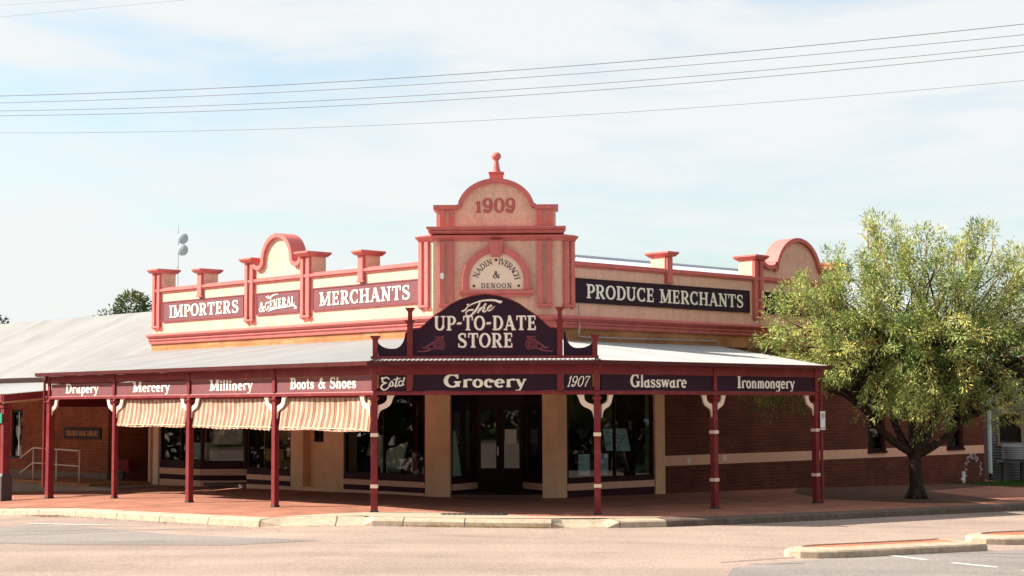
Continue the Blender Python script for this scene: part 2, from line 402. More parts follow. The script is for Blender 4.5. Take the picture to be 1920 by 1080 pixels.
class MB:
    """collects shapes for ONE mesh object"""
    def __init__(s):
        s.v = []; s.f = []
    def add(s, vs, fs):
        n = len(s.v)
        s.v += [tuple(p) for p in vs]
        s.f += [tuple(i + n for i in f) for f in fs]
        return s
    def box(s, x0, x1, y0, y1, z0, z1):
        if x0 > x1: x0, x1 = x1, x0
        if y0 > y1: y0, y1 = y1, y0
        if z0 > z1: z0, z1 = z1, z0
        return s.add([(x0, y0, z0), (x1, y0, z0), (x1, y1, z0), (x0, y1, z0), (x0, y0, z1), (x1, y0, z1), (x1, y1, z1), (x0, y1, z1)],
                     [(0, 3, 2, 1), (4, 5, 6, 7), (0, 1, 5, 4), (1, 2, 6, 5), (2, 3, 7, 6), (3, 0, 4, 7)])
    def frustum(s, cx, cy, z0, z1, hx0, hy0, hx1, hy1):
        a = [(cx - hx0, cy - hy0, z0), (cx + hx0, cy - hy0, z0), (cx + hx0, cy + hy0, z0), (cx - hx0, cy + hy0, z0),
             (cx - hx1, cy - hy1, z1), (cx + hx1, cy - hy1, z1), (cx + hx1, cy + hy1, z1), (cx - hx1, cy + hy1, z1)]
        return s.add(a, [(0, 3, 2, 1), (4, 5, 6, 7), (0, 1, 5, 4), (1, 2, 6, 5), (2, 3, 7, 6), (3, 0, 4, 7)])
    def slab(s, pts, y0, y1):
        """outline in x,z given thickness in y"""
        n = len(pts)
        vs = [(x, y0, z) for x, z in pts] + [(x, y1, z) for x, z in pts]
        fs = [tuple(range(n)), tuple(range(2 * n - 1, n - 1, -1))] + [(i, (i + 1) % n, n + (i + 1) % n, n + i) for i in range(n)]
        return s.add(vs, fs)
    def prism(s, pts, z0, z1):
        n = len(pts)
        vs = [(p[0], p[1], z0) for p in pts] + [(p[0], p[1], z1) for p in pts]
        fs = [tuple(range(n - 1, -1, -1)), tuple(range(n, 2 * n))] + [(i, (i + 1) % n, n + (i + 1) % n, n + i) for i in range(n)]
        return s.add(vs, fs)
    def band(s, inner, outer, y0, y1):
        """strip between two x,z polylines of equal length, thickness in y"""
        n = len(inner)
        vs = []
        for a, b in zip(inner, outer):
            vs += [(a[0], y0, a[1]), (b[0], y0, b[1]), (b[0], y1, b[1]), (a[0], y1, a[1])]
        fs = [(0, 1, 2, 3), (4 * n - 1, 4 * n - 2, 4 * n - 3, 4 * n - 4)]
        for i in range(n - 1):
            k = 4 * i
            for j in range(4):
                fs.append((k + j, k + (j + 1) % 4, k + 4 + (j + 1) % 4, k + 4 + j))
        return s.add(vs, fs)
    def tube(s, path, r, n=8, caps=True):
        path = [Vector(p) for p in path]
        rs = r if isinstance(r, (list, tuple)) else [r] * len(path)
        up = None
        vs = []
        for i, p in enumerate(path):
            d = (path[min(i + 1, len(path) - 1)] - path[max(i - 1, 0)]).normalized()
            if up is None:
                up = Vector((0, 0, 1)) if abs(d.z) < 0.9 else Vector((1, 0, 0))
            a = d.cross(up).normalized()
            up = a.cross(d).normalized()
            for k in range(n):
                t = 2 * math.pi * k / n
                vs.append(p + (a * math.cos(t) + up * math.sin(t)) * rs[i])
        fs = []
        for i in range(len(path) - 1):
            for k in range(n):
                fs.append((i * n + k, i * n + (k + 1) % n, (i + 1) * n + (k + 1) % n, (i + 1) * n + k))
        if caps:
            fs.append(tuple(range(n - 1, -1, -1)))
            m = (len(path) - 1) * n
            fs.append(tuple(range(m, m + n)))
        return s.add(vs, fs)
    def lathe(s, cx, cy, prof, n=16):
        vs = []
        for r, z in prof:
            for k in range(n):
                t = 2 * math.pi * k / n
                vs.append((cx + r * math.cos(t), cy + r * math.sin(t), z))
        fs = []
        for i in range(len(prof) - 1):
            for k in range(n):
                fs.append((i * n + k, i * n + (k + 1) % n, (i + 1) * n + (k + 1) % n, (i + 1) * n + k))
        fs.append(tuple(range(n - 1, -1, -1)))
        m = (len(prof) - 1) * n
        fs.append(tuple(range(m, m + n)))
        return s.add(vs, fs)
    def sweep(s, path, prof, closed_prof=True):
        """profile (out, z) along a plan path walked left to right as seen from the street"""
        n = len(path); m = len(prof)
        ps = [Vector((p[0], p[1])) for p in path]
        vs = []
        for i in range(n):
            d0 = (ps[i] - ps[i - 1]).normalized() if i > 0 else None
            d1 = (ps[i + 1] - ps[i]).normalized() if i < n - 1 else None
            if d0 is None: d0 = d1
            if d1 is None: d1 = d0
            n0 = Vector((d0.y, -d0.x)); n1 = Vector((d1.y, -d1.x))
            b = (n0 + n1).normalized()
            k = 1 / max(0.3, b.dot(n0))
            for o, z in prof:
                q = ps[i] + b * (o * k)
                vs.append((q.x, q.y, z))
        fs = []
        for i in range(n - 1):
            for j in range(m if closed_prof else m - 1):
                fs.append((i * m + j, i * m + (j + 1) % m, (i + 1) * m + (j + 1) % m, (i + 1) * m + j))
        if closed_prof:
            fs.append(tuple(range(m))); fs.append(tuple(range(n * m - 1, (n - 1) * m - 1, -1)))
        return s.add(vs, fs)
    def build(s, name, material, parent=None, fr=ID, bevel=0.0, smooth=False, recalc=True):
        me = bpy.data.meshes.new(name)
        me.from_pydata(s.v, [], s.f)
        if recalc:
            b = bmesh.new(); b.from_mesh(me)
            bmesh.ops.recalc_face_normals(b, faces=b.faces)
            b.to_mesh(me); b.free()
        me.materials.append(material)
        if smooth:
            me.polygons.foreach_set('use_smooth', [True] * len(me.polygons))
        o = bpy.data.objects.new(name, me)
        C.objects.link(o)
        o.matrix_basis = fr
        WORLD[o] = fr
        if parent is not None:
            o.parent = parent
            o.matrix_parent_inverse = WORLD[parent].inverted()
        if bevel:
            md = o.modifiers.new('edge', 'BEVEL')
            md.width = bevel; md.segments = 2; md.limit_method = 'ANGLE'; md.angle_limit = R(40)
        return o

def structure(o, kind='structure'):
    o['kind'] = kind
    return o

# ------------------------------------------------------------------ painted lettering: stroke glyphs with thick and thin weight
def arc(cx, cy, rx, ry, a0, a1, n=16):
    return [(cx + rx * math.cos(R(a0 + (a1 - a0) * i / n)), cy + ry * math.sin(R(a0 + (a1 - a0) * i / n))) for i in range(n + 1)]
def spline(pts, n=6):
    P = [Vector(p) for p in pts]; out = []
    for i in range(len(P) - 1):
        p0 = P[max(i - 1, 0)]; p1 = P[i]; p2 = P[i + 1]; p3 = P[min(i + 2, len(P) - 1)]
        for k in range(n):
            t = k / n
            q = 0.5 * ((2 * p1) + (p2 - p0) * t + (2 * p0 - 5 * p1 + 4 * p2 - p3) * t * t + (3 * p1 - p0 - 3 * p2 + p3) * t ** 3)
            out.append((q.x, q.y))
    out.append(tuple(P[-1]))
    return out

T, t_ = 0.205, 0.10
def Vs(x, y0=0, y1=1, w=T, sb=0.19, st=0.19):
    o = [('s', [(x, y0), (x, y1)], w)]
    if sb: o.append(('s', [(x - sb, y0 + .045), (x + sb, y0 + .045)], .09))
    if st: o.append(('s', [(x - st, y1 - .045), (x + st, y1 - .045)], .09))
    return o
def Hs(x0, x1, y, w=t_): return [('s', [(x0, y), (x1, y)], w)]
def Dg(a, b, w): return [('s', [a, b], w)]
def Ar(*a, wk=1.0): return [('m', arc(*a), wk)]
def tick(x, y0, y1): return [('s', [(x, y0), (x, y1)], .085)]
def ser(x, y, k=.17): return [('s', [(x - k, y), (x + k, y)], .09)]
def Sp(pts, w): return [('w', spline(pts), w)]
SS = [(.62, .76), (.58, .90), (.40, .955), (.21, .89), (.15, .74), (.24, .60), (.42, .50), (.61, .38), (.66, .24), (.57, .09), (.38, .045), (.18, .10), (.11, .27)]
GL = {
 'I': (Vs(.21), .42), 'L': (Vs(.22) + Hs(.2, .70, .05) + tick(.67, .02, .30), .76),
 'E': (Vs(.22) + Hs(.2, .68, .05) + Hs(.2, .66, .95) + Hs(.2, .54, .51) + tick(.66, .02, .29) + tick(.64, .98, .72) + tick(.54, .38, .64), .78),
 'T': (Vs(.42, st=0) + Hs(.04, .80, .95) + tick(.07, .98, .68) + tick(.77, .98, .68), .84),
 'H': (Vs(.22) + Vs(.78) + Hs(.2, .8, .51), 1.0),
 'N': (Vs(.2, w=.11) + Vs(.78, w=.11, sb=0) + Dg((.16, .98), (.78, .02), .22), .98),
 'M': (Vs(.19, w=.11) + Vs(.98) + Dg((.19, .98), (.54, .06), .2) + Dg((.56, .06), (.93, .98), .1), 1.2),
 'A': (Dg((.16, 0), (.46, 1), .10) + Dg((.44, 1), (.80, 0), .22) + Hs(.26, .66, .32) + ser(.15, .045, .15) + ser(.80, .045, .17), .95),
 'V': (Dg((.16, 1), (.46, 0), .22) + Dg((.46, 0), (.76, 1), .10) + ser(.16, .955, .17) + ser(.76, .955, .14), .92),
 'Y': (Dg((.12, 1), (.42, .46), .2) + Dg((.74, 1), (.42, .46), .10) + Vs(.42, 0, .5, T, .17, 0) + ser(.13, .955, .15) + ser(.74, .955, .13), .88),
 'K': (Vs(.22) + Dg((.26, .42), (.72, 1), .10) + Dg((.40, .55), (.78, 0), .22) + ser(.76, .045, .14) + ser(.7, .955, .14), .92),
 'P': (Vs(.22) + Hs(.2, .42, .95) + Hs(.2, .42, .43) + Ar(.40, .69, .28, .26, 90, -90), .76),
 'R': (Vs(.22) + Hs(.2, .42, .95) + Hs(.2, .45, .47) + Ar(.42, .71, .26, .24, 90, -90) + Dg((.45, .48), (.74, .03), .2) + ser(.78, .045, .1), .9),
 'B': (Vs(.22) + Hs(.2, .42, .95) + Hs(.2, .45, .52) + Hs(.2, .45, .05) + Ar(.40, .735, .24, .215, 90, -90) + Ar(.43, .285, .28, .235, 90, -90), .82),
 'D': (Vs(.22) + Hs(.2, .42, .95) + Hs(.2, .42, .05) + Ar(.40, .5, .38, .45, 90, -90), .88),
 'U': (Vs(.2, y0=.32, sb=0) + Vs(.76, y0=.32, w=.11, sb=0) + Ar(.48, .34, .28, .29, 180, 360), .96),
 'O': (Ar(.46, .5, .36, .455, 0, 360), .92),
 'C': (Ar(.47, .5, .36, .455, 48, 312) + tick(.74, .98, .66) + tick(.74, .02, .28), .86),
 'G': (Ar(.47, .5, .36, .455, 48, 330) + tick(.74, .98, .66) + Vs(.74, y0=.05, y1=.46, sb=0), .94),
 'S': (Sp(SS, [.09, .10, .11, .13, .17, .2, .22, .2, .17, .13, .11, .10, .09]) + tick(.63, .98, .68) + tick(.12, .02, .30), .78),
 '&': (Sp([(.88, .02), (.62, .28), (.38, .58), (.28, .78), (.40, .95), (.54, .80), (.44, .62), (.20, .42), (.12, .22), (.26, .05), (.50, .08), (.72, .30), (.80, .52)],
          [.19, .2, .2, .15, .1, .14, .1, .12, .18, .12, .1, .1, .09]) + ser(.79, .52, .13), .95),
 '-': (Sp([(.06, .40), (.16, .50), (.30, .46), (.42, .55)], [.08, .13, .13, .08]), .48),
 '1': (Vs(.26, st=0) + Dg((.06, .74), (.26, .98), .10), .5),
 '9': (Ar(.38, .68, .28, .28, 0, 360) + Sp([(.66, .68), (.64, .36), (.48, .08), (.22, .06)], [.2, .2, .15, .10]) + Ar(.2, .14, .06, .06, 0, 360), .8),
 '0': (Ar(.42, .5, .32, .455, 0, 360), .84),
 '7': (Hs(.06, .70, .93, .13) + tick(.09, .98, .70) + Sp([(.68, .93), (.44, .55), (.32, .0)], [.12, .17, .2]), .74),
 '.': (Ar(.12, .12, .06, .06, 0, 360), .26), "'": (Dg((.1, 1), (.06, .74), .12), .2), ' ': ([], .42),
}
X = 0.62
GL.update({
 'r': (Vs(.18, 0, X, .17, .13, .0) + Sp([(.2, .42), (.30, .58), (.46, .60), (.52, .52)], [.08, .1, .12, .16]), .54),
 'a': (Ar(.27, .26, .19, .24, 0, 360, wk=.8) + Vs(.46, 0, X, .15, 0, 0) + Sp([(.46, .1), (.54, .03), (.62, .08)], [.13, .1, .07]), .64),
 'p': (Vs(.16, -.32, X, .16, .13, .0) + Ar(.33, .31, .2, .29, 0, 360, wk=.8), .60),
 'e': (Ar(.29, .31, .2, .29, -40, -360, wk=.8) + Hs(.12, .46, .34, .08), .56),
 'y': (Dg((.1, X), (.28, .06), .17) + Sp([(.50, X), (.36, .2), (.24, -.16), (.10, -.30), (.02, -.22)], [.09, .1, .1, .1, .12]) + ser(.1, X - .03, .1) + ser(.5, X - .03, .09), .58),
 'c': (Ar(.29, .31, .2, .29, 50, 310, wk=.8) + Ar(.44, .47, .05, .05, 0, 360), .54),
 'i': (Vs(.16, 0, X, .17, .13, .0) + Ar(.16, .84, .05, .05, 0, 360) , .33),
 'l': (Vs(.16, 0, 1, .17, .13, .0), .33),
 'n': (Vs(.16, 0, X, .16, .12, .0) + Sp([(.18, .40), (.30, .57), (.42, .56), (.49, .42), (.49, 0)], [.08, .1, .13, .16, .16]) + ser(.49, .03, .11), .66),
 'm': (Vs(.16, 0, X, .16, .12, .0) + Sp([(.18, .40), (.28, .57), (.38, .56), (.44, .42), (.44, 0)], [.08, .1, .13, .16, .16])
       + Sp([(.46, .40), (.56, .57), (.66, .56), (.72, .42), (.72, 0)], [.08, .1, .13, .16, .16]) + ser(.44, .03, .1) + ser(.73, .03, .1), .9),
 'o': (Ar(.29, .31, .21, .29, 0, 360, wk=.8), .58),
 's': ([('w', [(x * .66, y * X) for x, y in spline(SS)], [.07, .08, .09, .1, .13, .15, .17, .15, .13, .1, .09, .08, .07])] + tick(.41, .6, .42) + tick(.08, .02, .2), .52),
 't': (Vs(.2, .1, .88, .16, 0, 0) + Hs(.02, .42, .60, .09) + Sp([(.2, .12), (.28, .02), (.42, .08)], [.15, .11, .08]), .46),
 'h': (Vs(.16, 0, 1, .16, .12, .0) + Sp([(.18, .40), (.30, .57), (.42, .56), (.49, .42), (.49, 0)], [.08, .1, .13, .16, .16]) + ser(.49, .03, .11), .66),
 'w': (Dg((.1, X), (.26, .03), .16) + Dg((.26, .03), (.42, X), .09) + Dg((.42, X), (.58, .03), .16) + Dg((.58, .03), (.74, X), .09) + ser(.1, X - .03, .1) + ser(.74, X - .03, .08), .84),
 'g': (Ar(.27, .35, .18, .24, 0, 360, wk=.8) + Sp([(.46, .58), (.46, .0), (.40, -.24), (.22, -.30), (.08, -.20)], [.14, .15, .13, .1, .12]) + Dg((.42, .56), (.58, .64), .09), .6),
})
LATHAND = None
def ribbon(mb, pts, widths, fn, d):
    n = len(pts)
    P = [Vector(p) for p in pts]
    closed = (P[0] - P[-1]).length < 1e-5 and n > 3
    vs = []
    for i in range(n):
        if closed:
            a = P[(i - 1) % (n - 1)]; b = P[(i + 1) % (n - 1)]
        else:
            a = P[max(i - 1, 0)]; b = P[min(i + 1, n - 1)]
        t = (b - a).normalized()
        nn = Vector((-t.y, t.x)) * widths[i] / 2
        for q in (P[i] + nn, P[i] - nn):
            vs.append(fn(q.x, q.y, d))
    mb.add(vs, [(2 * i, 2 * i + 1, 2 * i + 3, 2 * i + 2) for i in range(n - 1)])

def strokes(mb, st, fn, bold=1.0, d0=0.0):
    for k, (kind, pts, w) in enumerate(st):
        d = d0 + 0.0005 * (k % 12)
        n = len(pts)
        if kind == 's':
            ws = [w * bold] * n
        elif kind == 'm':
            ws = []
            for i in range(n):
                a = Vector(pts[max(i - 1, 0)]); b = Vector(pts[min(i + 1, n - 1)])
                tt = (b - a).normalized()
                ws.append((t_ + (T * w - t_) * abs(tt.y) ** 1.5) * bold)
        else:
            ws = [float(np.interp(i / (n - 1) * (len(w) - 1), range(len(w)), w)) * bold for i in range(n)]
        ribbon(mb, pts, ws, fn, d)

def text_width(s, sp=0.05): return sum(GL[c][1] + sp for c in s) - sp
def text(mb, s, xc, z0, height, width=None, shear=0.0, bold=1.0, sp=0.05, y=0.0, first=None, path=None, dx=0.0, dz=0.0, caps=None):
    """s painted at height, squeezed to width, centred on xc, base at z0, standing proud of y (towards -y).  path(u) lifts the base line."""
    tot = text_width(s, sp) + ((first - 1) * GL[s[0]][1] if first else 0)
    k = (width / tot) if width else height
    pen = 0.0
    for i, c in enumerate(s):
        g, adv = GL[c]
        f = first if (first and i == 0) else 1.0
        def fn(gx, gy, d, pen=pen, f=f):
            u = pen + gx * f
            px = xc + (u - tot / 2) * k + shear * gy * height * f
            pz = z0 + (gy * f - (f - 1) * 0.12) * height
            if path: pz += path((u / tot) * 2 - 1)
            return (px + dx, y - d, pz + dz)
        strokes(mb, g, fn, bold)
        pen += adv * f + sp

# ------------------------------------------------------------------ ground, road, paving
BIG = 380
def cut_to_h(bm):
    for x in HX[1:-1]:
        bmesh.ops.bisect_plane(bm, geom=bm.verts[:] + bm.edges[:] + bm.faces[:], plane_co=(x, 0, 0), plane_no=(1, 0, 0))
def flat_sheet(name, pts, dz, material, parent=None, thick=0.0):
    bm = bmesh.new()
    vs = [bm.verts.new((p[0], p[1], 0)) for p in pts]
    bm.faces.new(vs)
    cut_to_h(bm)
    bmesh.ops.triangulate(bm, faces=bm.faces)
    for v in bm.verts:
        v.co.z = h(v.co.x) + dz
    bmesh.ops.recalc_face_normals(bm, faces=bm.faces)
    if sum(f.normal.z for f in bm.faces) < 0:
        bmesh.ops.reverse_faces(bm, faces=bm.faces)
    if thick:
        r = bmesh.ops.extrude_face_region(bm, geom=bm.faces[:])
        for g in r['geom']:
            if isinstance(g, bmesh.types.BMVert): g.co.z -= thick
        bmesh.ops.recalc_face_normals(bm, faces=bm.faces)
    me = bpy.data.meshes.new(name)
    bm.to_mesh(me); bm.free()
    me.materials.append(material)
    o = bpy.data.objects.new(name, me)
    C.objects.link(o)
    WORLD[o] = ID
    if parent is not None:
        o.parent = parent; o.matrix_parent_inverse = WORLD[parent].inverted()
    return o

KH = 0.15
structure(flat_sheet('road', [(-BIG, -BIG), (BIG, -BIG), (BIG, BIG * 2), (-BIG, BIG * 2)], -KH, M_ROAD))

def xy(f, x, y):
    p = at(f, x, y); return (p.x, p.y)
# kerb line, left to right, with the height of the kerb top and the width of the concrete
K = [(*xy(VL, -60, -5.6), .14, .34), (*xy(VL, -22, -3.7), .14, .34), (*xy(VL, -9.6, -3.0), .14, .34), (*xy(VL, -4, -2.72), .14, .36), (-4.75, 31.05, .14, .42), (-4.35, 30.93, .03, .55),
     (-2.80, 30.98, .02, .55), (-2.62, 30.93, .11, .17), (-.9, 30.74, .11, .17), (.72, 30.66, .11, .17), (.98, 30.68, .02, .50), (1.75, 30.84, .02, .50), (2.0, 30.92, .12, .45),
     (2.9, 31.30, .13, .40), (4.6, 32.42, .13, .30), (6.7, 34.05, .13, .26), (12.0, 38.75, .14, .26), (*xy(VR, 20, -3.6), .14, .26), (*xy(VR, 70, -6), .14, .26)]
def dens(K, step=0.5):
    out = []
    for a, b in zip(K[:-1], K[1:]):
        L_ = math.hypot(b[0] - a[0], b[1] - a[1])
        n = max(1, min(40, int(L_ / step)))
        for i in range(n):
            out.append(tuple(a[j] + (b[j] - a[j]) * i / n for j in range(4)))
    out.append(K[-1])
    return out
KD = dens(K)
inner = []
mb = MB()
nK = len(KD)
vs = []
for i, (x, y, kh, kw) in enumerate(KD):
    a = KD[max(i - 1, 0)]; b = KD[min(i + 1, nK - 1)]
    d = Vector((b[0] - a[0], b[1] - a[1])).normalized()
    n = Vector((-d.y, d.x))                                       # away from the road
    z = h(x) - KH
    jig = 0.008 * math.sin(i * 2.3) + 0.006 * math.sin(i * 5.1)
    q = Vector((x, y)) + n * kw
    inner.append((q.x, q.y))
    prof = [(0.0, -0.05), (jig, 0.0), (0.02 + jig, kh * 0.8), (0.055 + jig, kh), (kw * 0.6, kh + (KH - kh) * 0.55 if kh > 0.1 else kh + 0.05), (kw, KH + 0.004), (kw + 0.02, -0.05)]
    for o, zz in prof:
        p = Vector((x, y)) + n * o
        vs.append((p.x, p.y, z + zz))
m_ = 7
fs = [(i * m_ + j, i * m_ + j + 1, (i + 1) * m_ + j + 1, (i + 1) * m_ + j) for i in range(nK - 1) for j in range(m_ - 1)]
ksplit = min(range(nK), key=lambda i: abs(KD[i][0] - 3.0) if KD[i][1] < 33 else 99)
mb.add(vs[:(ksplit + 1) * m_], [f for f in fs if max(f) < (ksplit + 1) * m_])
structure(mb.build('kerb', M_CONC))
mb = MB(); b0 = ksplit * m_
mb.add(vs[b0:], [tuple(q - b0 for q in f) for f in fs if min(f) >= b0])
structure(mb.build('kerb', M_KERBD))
pave_back = [xy(WR, 80, 2), xy(WR, 19, 12), xy(WC, 0, 22), xy(WL, -14, 12), xy(WL, -70, 3)]
structure(flat_sheet('pavement', inner + pave_back, 0.0, M_PAVER))
# pale concrete crossing ramps in the paving on either side of the kerb piece at the corner
structure(flat_sheet('concrete_apron', [(-4.6, 31.52), (-3.6, 32.25), (-1.9, 32.75), (-.7, 32.35), (.5, 31.6), (1.5, 31.55), (2.9, 31.95), (2.75, 31.62), (2.0, 31.36), (.95, 31.14), (-.9, 30.95), (-2.55, 31.12), (-2.85, 31.5)], .006, M_CONC))
# grey repairs in the road and worn paint
structure(flat_sheet('road_patch', [(-11.5, 33.4), (-8.6, 32.2), (-6.0, 29.5), (-3.2, 27.6), (-4.6, 26.9), (-7.5, 27.6), (-9.6, 28.6)], -KH + .004, M_ROAD2))
structure(flat_sheet('road_patch', [(3.1, 23.4), (4.75, 25.05), (7.6, 26.75), (9.6, 28.1), (20, 34), (26, 20), (12, 4), (1.0, 4), (2.0, 18)], -KH + .004, M_ROAD2))
def stroke_xy(a, b, w):
    a = Vector(a); b = Vector(b); d = (b - a).normalized(); n = Vector((-d.y, d.x)) * w / 2
    return [a + n, a - n, b - n, b + n]
for a, b, w in (((5.72, 25.78), (6.20, 24.95), .13), ((6.46, 24.50), (6.95, 23.88), .13), ((7.2, 23.5), (7.7, 22.8), .13), ((-9.7, 33.15), (-7.9, 32.25), .14), ((-7.9, 32.25), (-7.2, 32.0), .07),
                ((-3.0, 27.3), (-1.9, 27.1), .03)):
    structure(flat_sheet('road_marking', [tuple(p) for p in stroke_xy(a, b, w)], -KH + .008, M_PAINT))
for line in ([(-9.6, 31.0), (-8.3, 30.9), (-7.2, 31.2)], [(-9.5, 29.9), (-8.2, 30.1), (-7.0, 30.7), (-5.9, 30.95)], [(3.0, 24.1), (4.6, 25.4)], [(3.4, 23.9), (4.2, 24.1)],  # first two lines are branch shadows drawn as dark strips; the rest seams
             [(6.0, 26.0), (7.6, 26.3), (9.2, 26.2)]):
    for a, b in zip(line[:-1], line[1:]):
        structure(flat_sheet('road_seam_shadow', [tuple(p) for p in stroke_xy(a, b, .035)], -KH + .010, M_DARKLINE))
# verge behind the viewer, seen only mirrored in the shop glass
structure(flat_sheet('verge', [(-120, -26), (120, -26), (120, -120), (-120, -120)], -KH + .12, M_GRASS))
structure(flat_sheet('far_kerb', [(-120, -24.8), (120, -24.8), (120, -26), (-120, -26)], -KH + .13, M_CONC, thick=.2))
# soil by the right-hand wall, made wide and dark to deepen the tree's shade
structure(flat_sheet('soil_shade_strip', [xy(WR, 9, -.1), xy(WR, 18.6, -.1), xy(WR, 18.3, -1.1), xy(VR, 15, 2.2), xy(VR, 13.0, -1.2), xy(VR, 11.2, -1.6), xy(VR, 9.6, -1.1), xy(VR, 8.8, 1.0), xy(VR, 10.5, 3.2)], .006, M_SOIL))

mb = MB(); run_ = 0; nxt = .6
for i in range(1, nK - 1):
    a, b = KD[i - 1], KD[i]
    run_ += math.hypot(b[0] - a[0], b[1] - a[1])
    if run_ < nxt or abs(b[0]) > 14: continue
    nxt = run_ + 1.15
    d = Vector((KD[i + 1][0] - a[0], KD[i + 1][1] - a[1])).normalized() * .011
    row = vs[i * m_:(i + 1) * m_ - 1]
    q0 = [(p[0] - d.x - d.y * -.004, p[1] - d.y - d.x * .004, p[2] + .003) for p in row]; q1 = [(p[0] + d.x + d.y * .004, p[1] + d.y - d.x * .004, p[2] + .003) for p in row]
    mb.add(q0 + q1, [(k, k + 1, len(row) + k + 1, len(row) + k) for k in range(len(row) - 1)])
structure(mb.build('kerb_joint', M_DARKLINE, recalc=False))

# dry leaves along the left gutter
mb = MB()
for i in range(700):
    u = random.random()
    s = -11.5 + 12.4 * u
    x, y = xy(VL, s, -3.05 + (s + 9.6) * .03 - abs(random.gauss(0, .10)) - .02)
    if random.random() < .45: x, y = xy(VL, -7.3 + random.gauss(0, .5), -3.0 - abs(random.gauss(0, .08)))
    r = random.uniform(.012, .035); a = random.uniform(0, 6.3)
    z = h(x) - KH + .012 + random.uniform(0, .02)
    mb.add([(x + r * math.cos(a), y + r * math.sin(a), z), (x + r * .5 * math.cos(a + 1.6), y + r * .5 * math.sin(a + 1.6), z + .008), (x - r * math.cos(a), y - r * math.sin(a), z + .004), (x - r * .5 * math.cos(a + 1.6), y - r * .5 * math.sin(a + 1.6), z)], [(0, 1, 2, 3)])
for i in range(450):
    t = random.random()
    x = 3 + 9 * t; y = 31.35 + 7.4 * t - abs(random.gauss(0, .12)) + .0
    if random.random() < .3: x = random.uniform(-2.6, 1.0); y = 30.72 - abs(random.gauss(0, .05)) + .0
    r = random.uniform(.012, .03); a = random.uniform(0, 6.3)
    z = h(x) - KH + .012
    mb.add([(x + r * math.cos(a), y + r * math.sin(a), z), (x + r * .5 * math.cos(a + 1.6), y + r * .5 * math.sin(a + 1.6), z + .008), (x - r * math.cos(a), y - r * math.sin(a), z + .004), (x - r * .5 * math.cos(a + 1.6), y - r * .5 * math.sin(a + 1.6), z)], [(0, 1, 2, 3)])
structure(mb.build('leaf_litter', M_LEAFDRY, recalc=False), 'stuff')
mb = MB()
for i in range(420):
    t_x = random.choice([random.gauss(-1.4, .25), random.gauss(-.3, .3), random.gauss(.5, .15), random.uniform(-2.6, .8)])
    t_y = float(np.interp(t_x, [-2.62, -.9, .72], [30.93, 30.74, 30.66])) - abs(random.gauss(.01, .03))
    z = h(t_x) - KH; a = random.uniform(0, 6.28); hh = random.uniform(.02, .07)
    mb.add([(t_x - .006, t_y, z), (t_x + .006, t_y, z), (t_x + random.gauss(0, .03), t_y - random.uniform(0, .05), z + hh)], [(0, 1, 2)])
structure(mb.build('dead_grass', mat('straw grass', (.42, .32, .16), .9, .3, 9), recalc=False), 'stuff')

# ------------------------------------------------------------------ corner store
store = thing('corner_store', 'cream and terracotta corner store with parapet and arched tower dated 1909', 'building', (-.375, 39, 0))
ZW = 3.72
Y0 = .0
# brick below the cornice, both wings and the corner
def wall_with_holes(name, material, fr, x0, x1, z0, z1, holes, y0=0.0, y1=0.3):
    mb = MB()
    xs = sorted(set([x0, x1] + [a for q in holes for a in q[:2]]))
    for a, b in zip(xs[:-1], xs[1:]):
        zz = [z0]
        for hx0, hx1, hz0, hz1 in sorted(holes, key=lambda q: q[2]):
            if hx0 <= a + 1e-6 and hx1 >= b - 1e-6: zz += [hz0, hz1]
        zz.append(z1)
        for c, d in zip(zz[0::2], zz[1::2]):
            if d - c > 1e-4: mb.box(a, b, y0, y1, c, d)
    return mb.build(name, material, store, fr)
wall_with_holes('lintel_wall', M_CREAM, WL, -12.4, -.002, 2.55, 3.66, [])
wall_with_holes('lintel_wall', M_CREAM, WC, -1.39, 1.39, 2.55, 3.66, [])
wall_with_holes('lintel_wall', M_CREAM, WR, .002, 3.7, 2.55, 3.66, [])
wins = [(12.43, 13.28, .8, 2.75), (14.45, 15.3, .8, 2.75), (16.53, 17.42, .8, 2.75)]
wall_with_holes('side_wall', M_BRICK, WR, 3.7, 18.6, -.6, 3.66, wins)
mbp = MB()
mbp.sweep([at(WL, -12.4, .02)[:2], at(WL, 0, .02)[:2], at(WR, 0, .02)[:2], at(WR, 11.3, .02)[:2]], [(0.0, 3.60), (.04, 3.60), (.04, 3.908), (0.0, 3.908)])
mbp.build('brick_course', M_BRICK_T, store)
# cornice in two steps round the corner
cpath = [at(WL, -12.42, 0)[:2], at(WL, 0, 0)[:2], at(WR, 0, 0)[:2], at(WR, 11.32, 0)[:2]]
MB().sweep(cpath, [(-.1, 3.91), (.06, 3.91), (.075, 3.95), (.075, 3.98), (.12, 4.02), (.12, 4.05), (.09, 4.058), (.17, 4.12), (.20, 4.135), (.20, 4.17), (.06, 4.21), (-.1, 4.21)]).build('cornice', M_TRIM, store)
# parapet walls
def parapet(fr, x0, x1):
    MB().box(x0, x1, 0.0, .28, 4.1, 5.36).build('parapet_wall', M_RENDER, store, fr)
    m = MB()
    y0, y1 = -.07, .34
    m.box(x0, x1, y0 + .03, y1 - .03, 5.362, 5.40)
    m.slab([(x0, 5.40), (x1, 5.40), (x1, 5.47), (x0, 5.47)], y0, y1)
    m.box(x0, x1, y0 + .06, y1 - .06, 5.472, 5.50)
    return m.build('coping', M_TRIM, store, fr)
parapet(WL, -12.3, -.5)
parapet(WR, .54, 11.2)
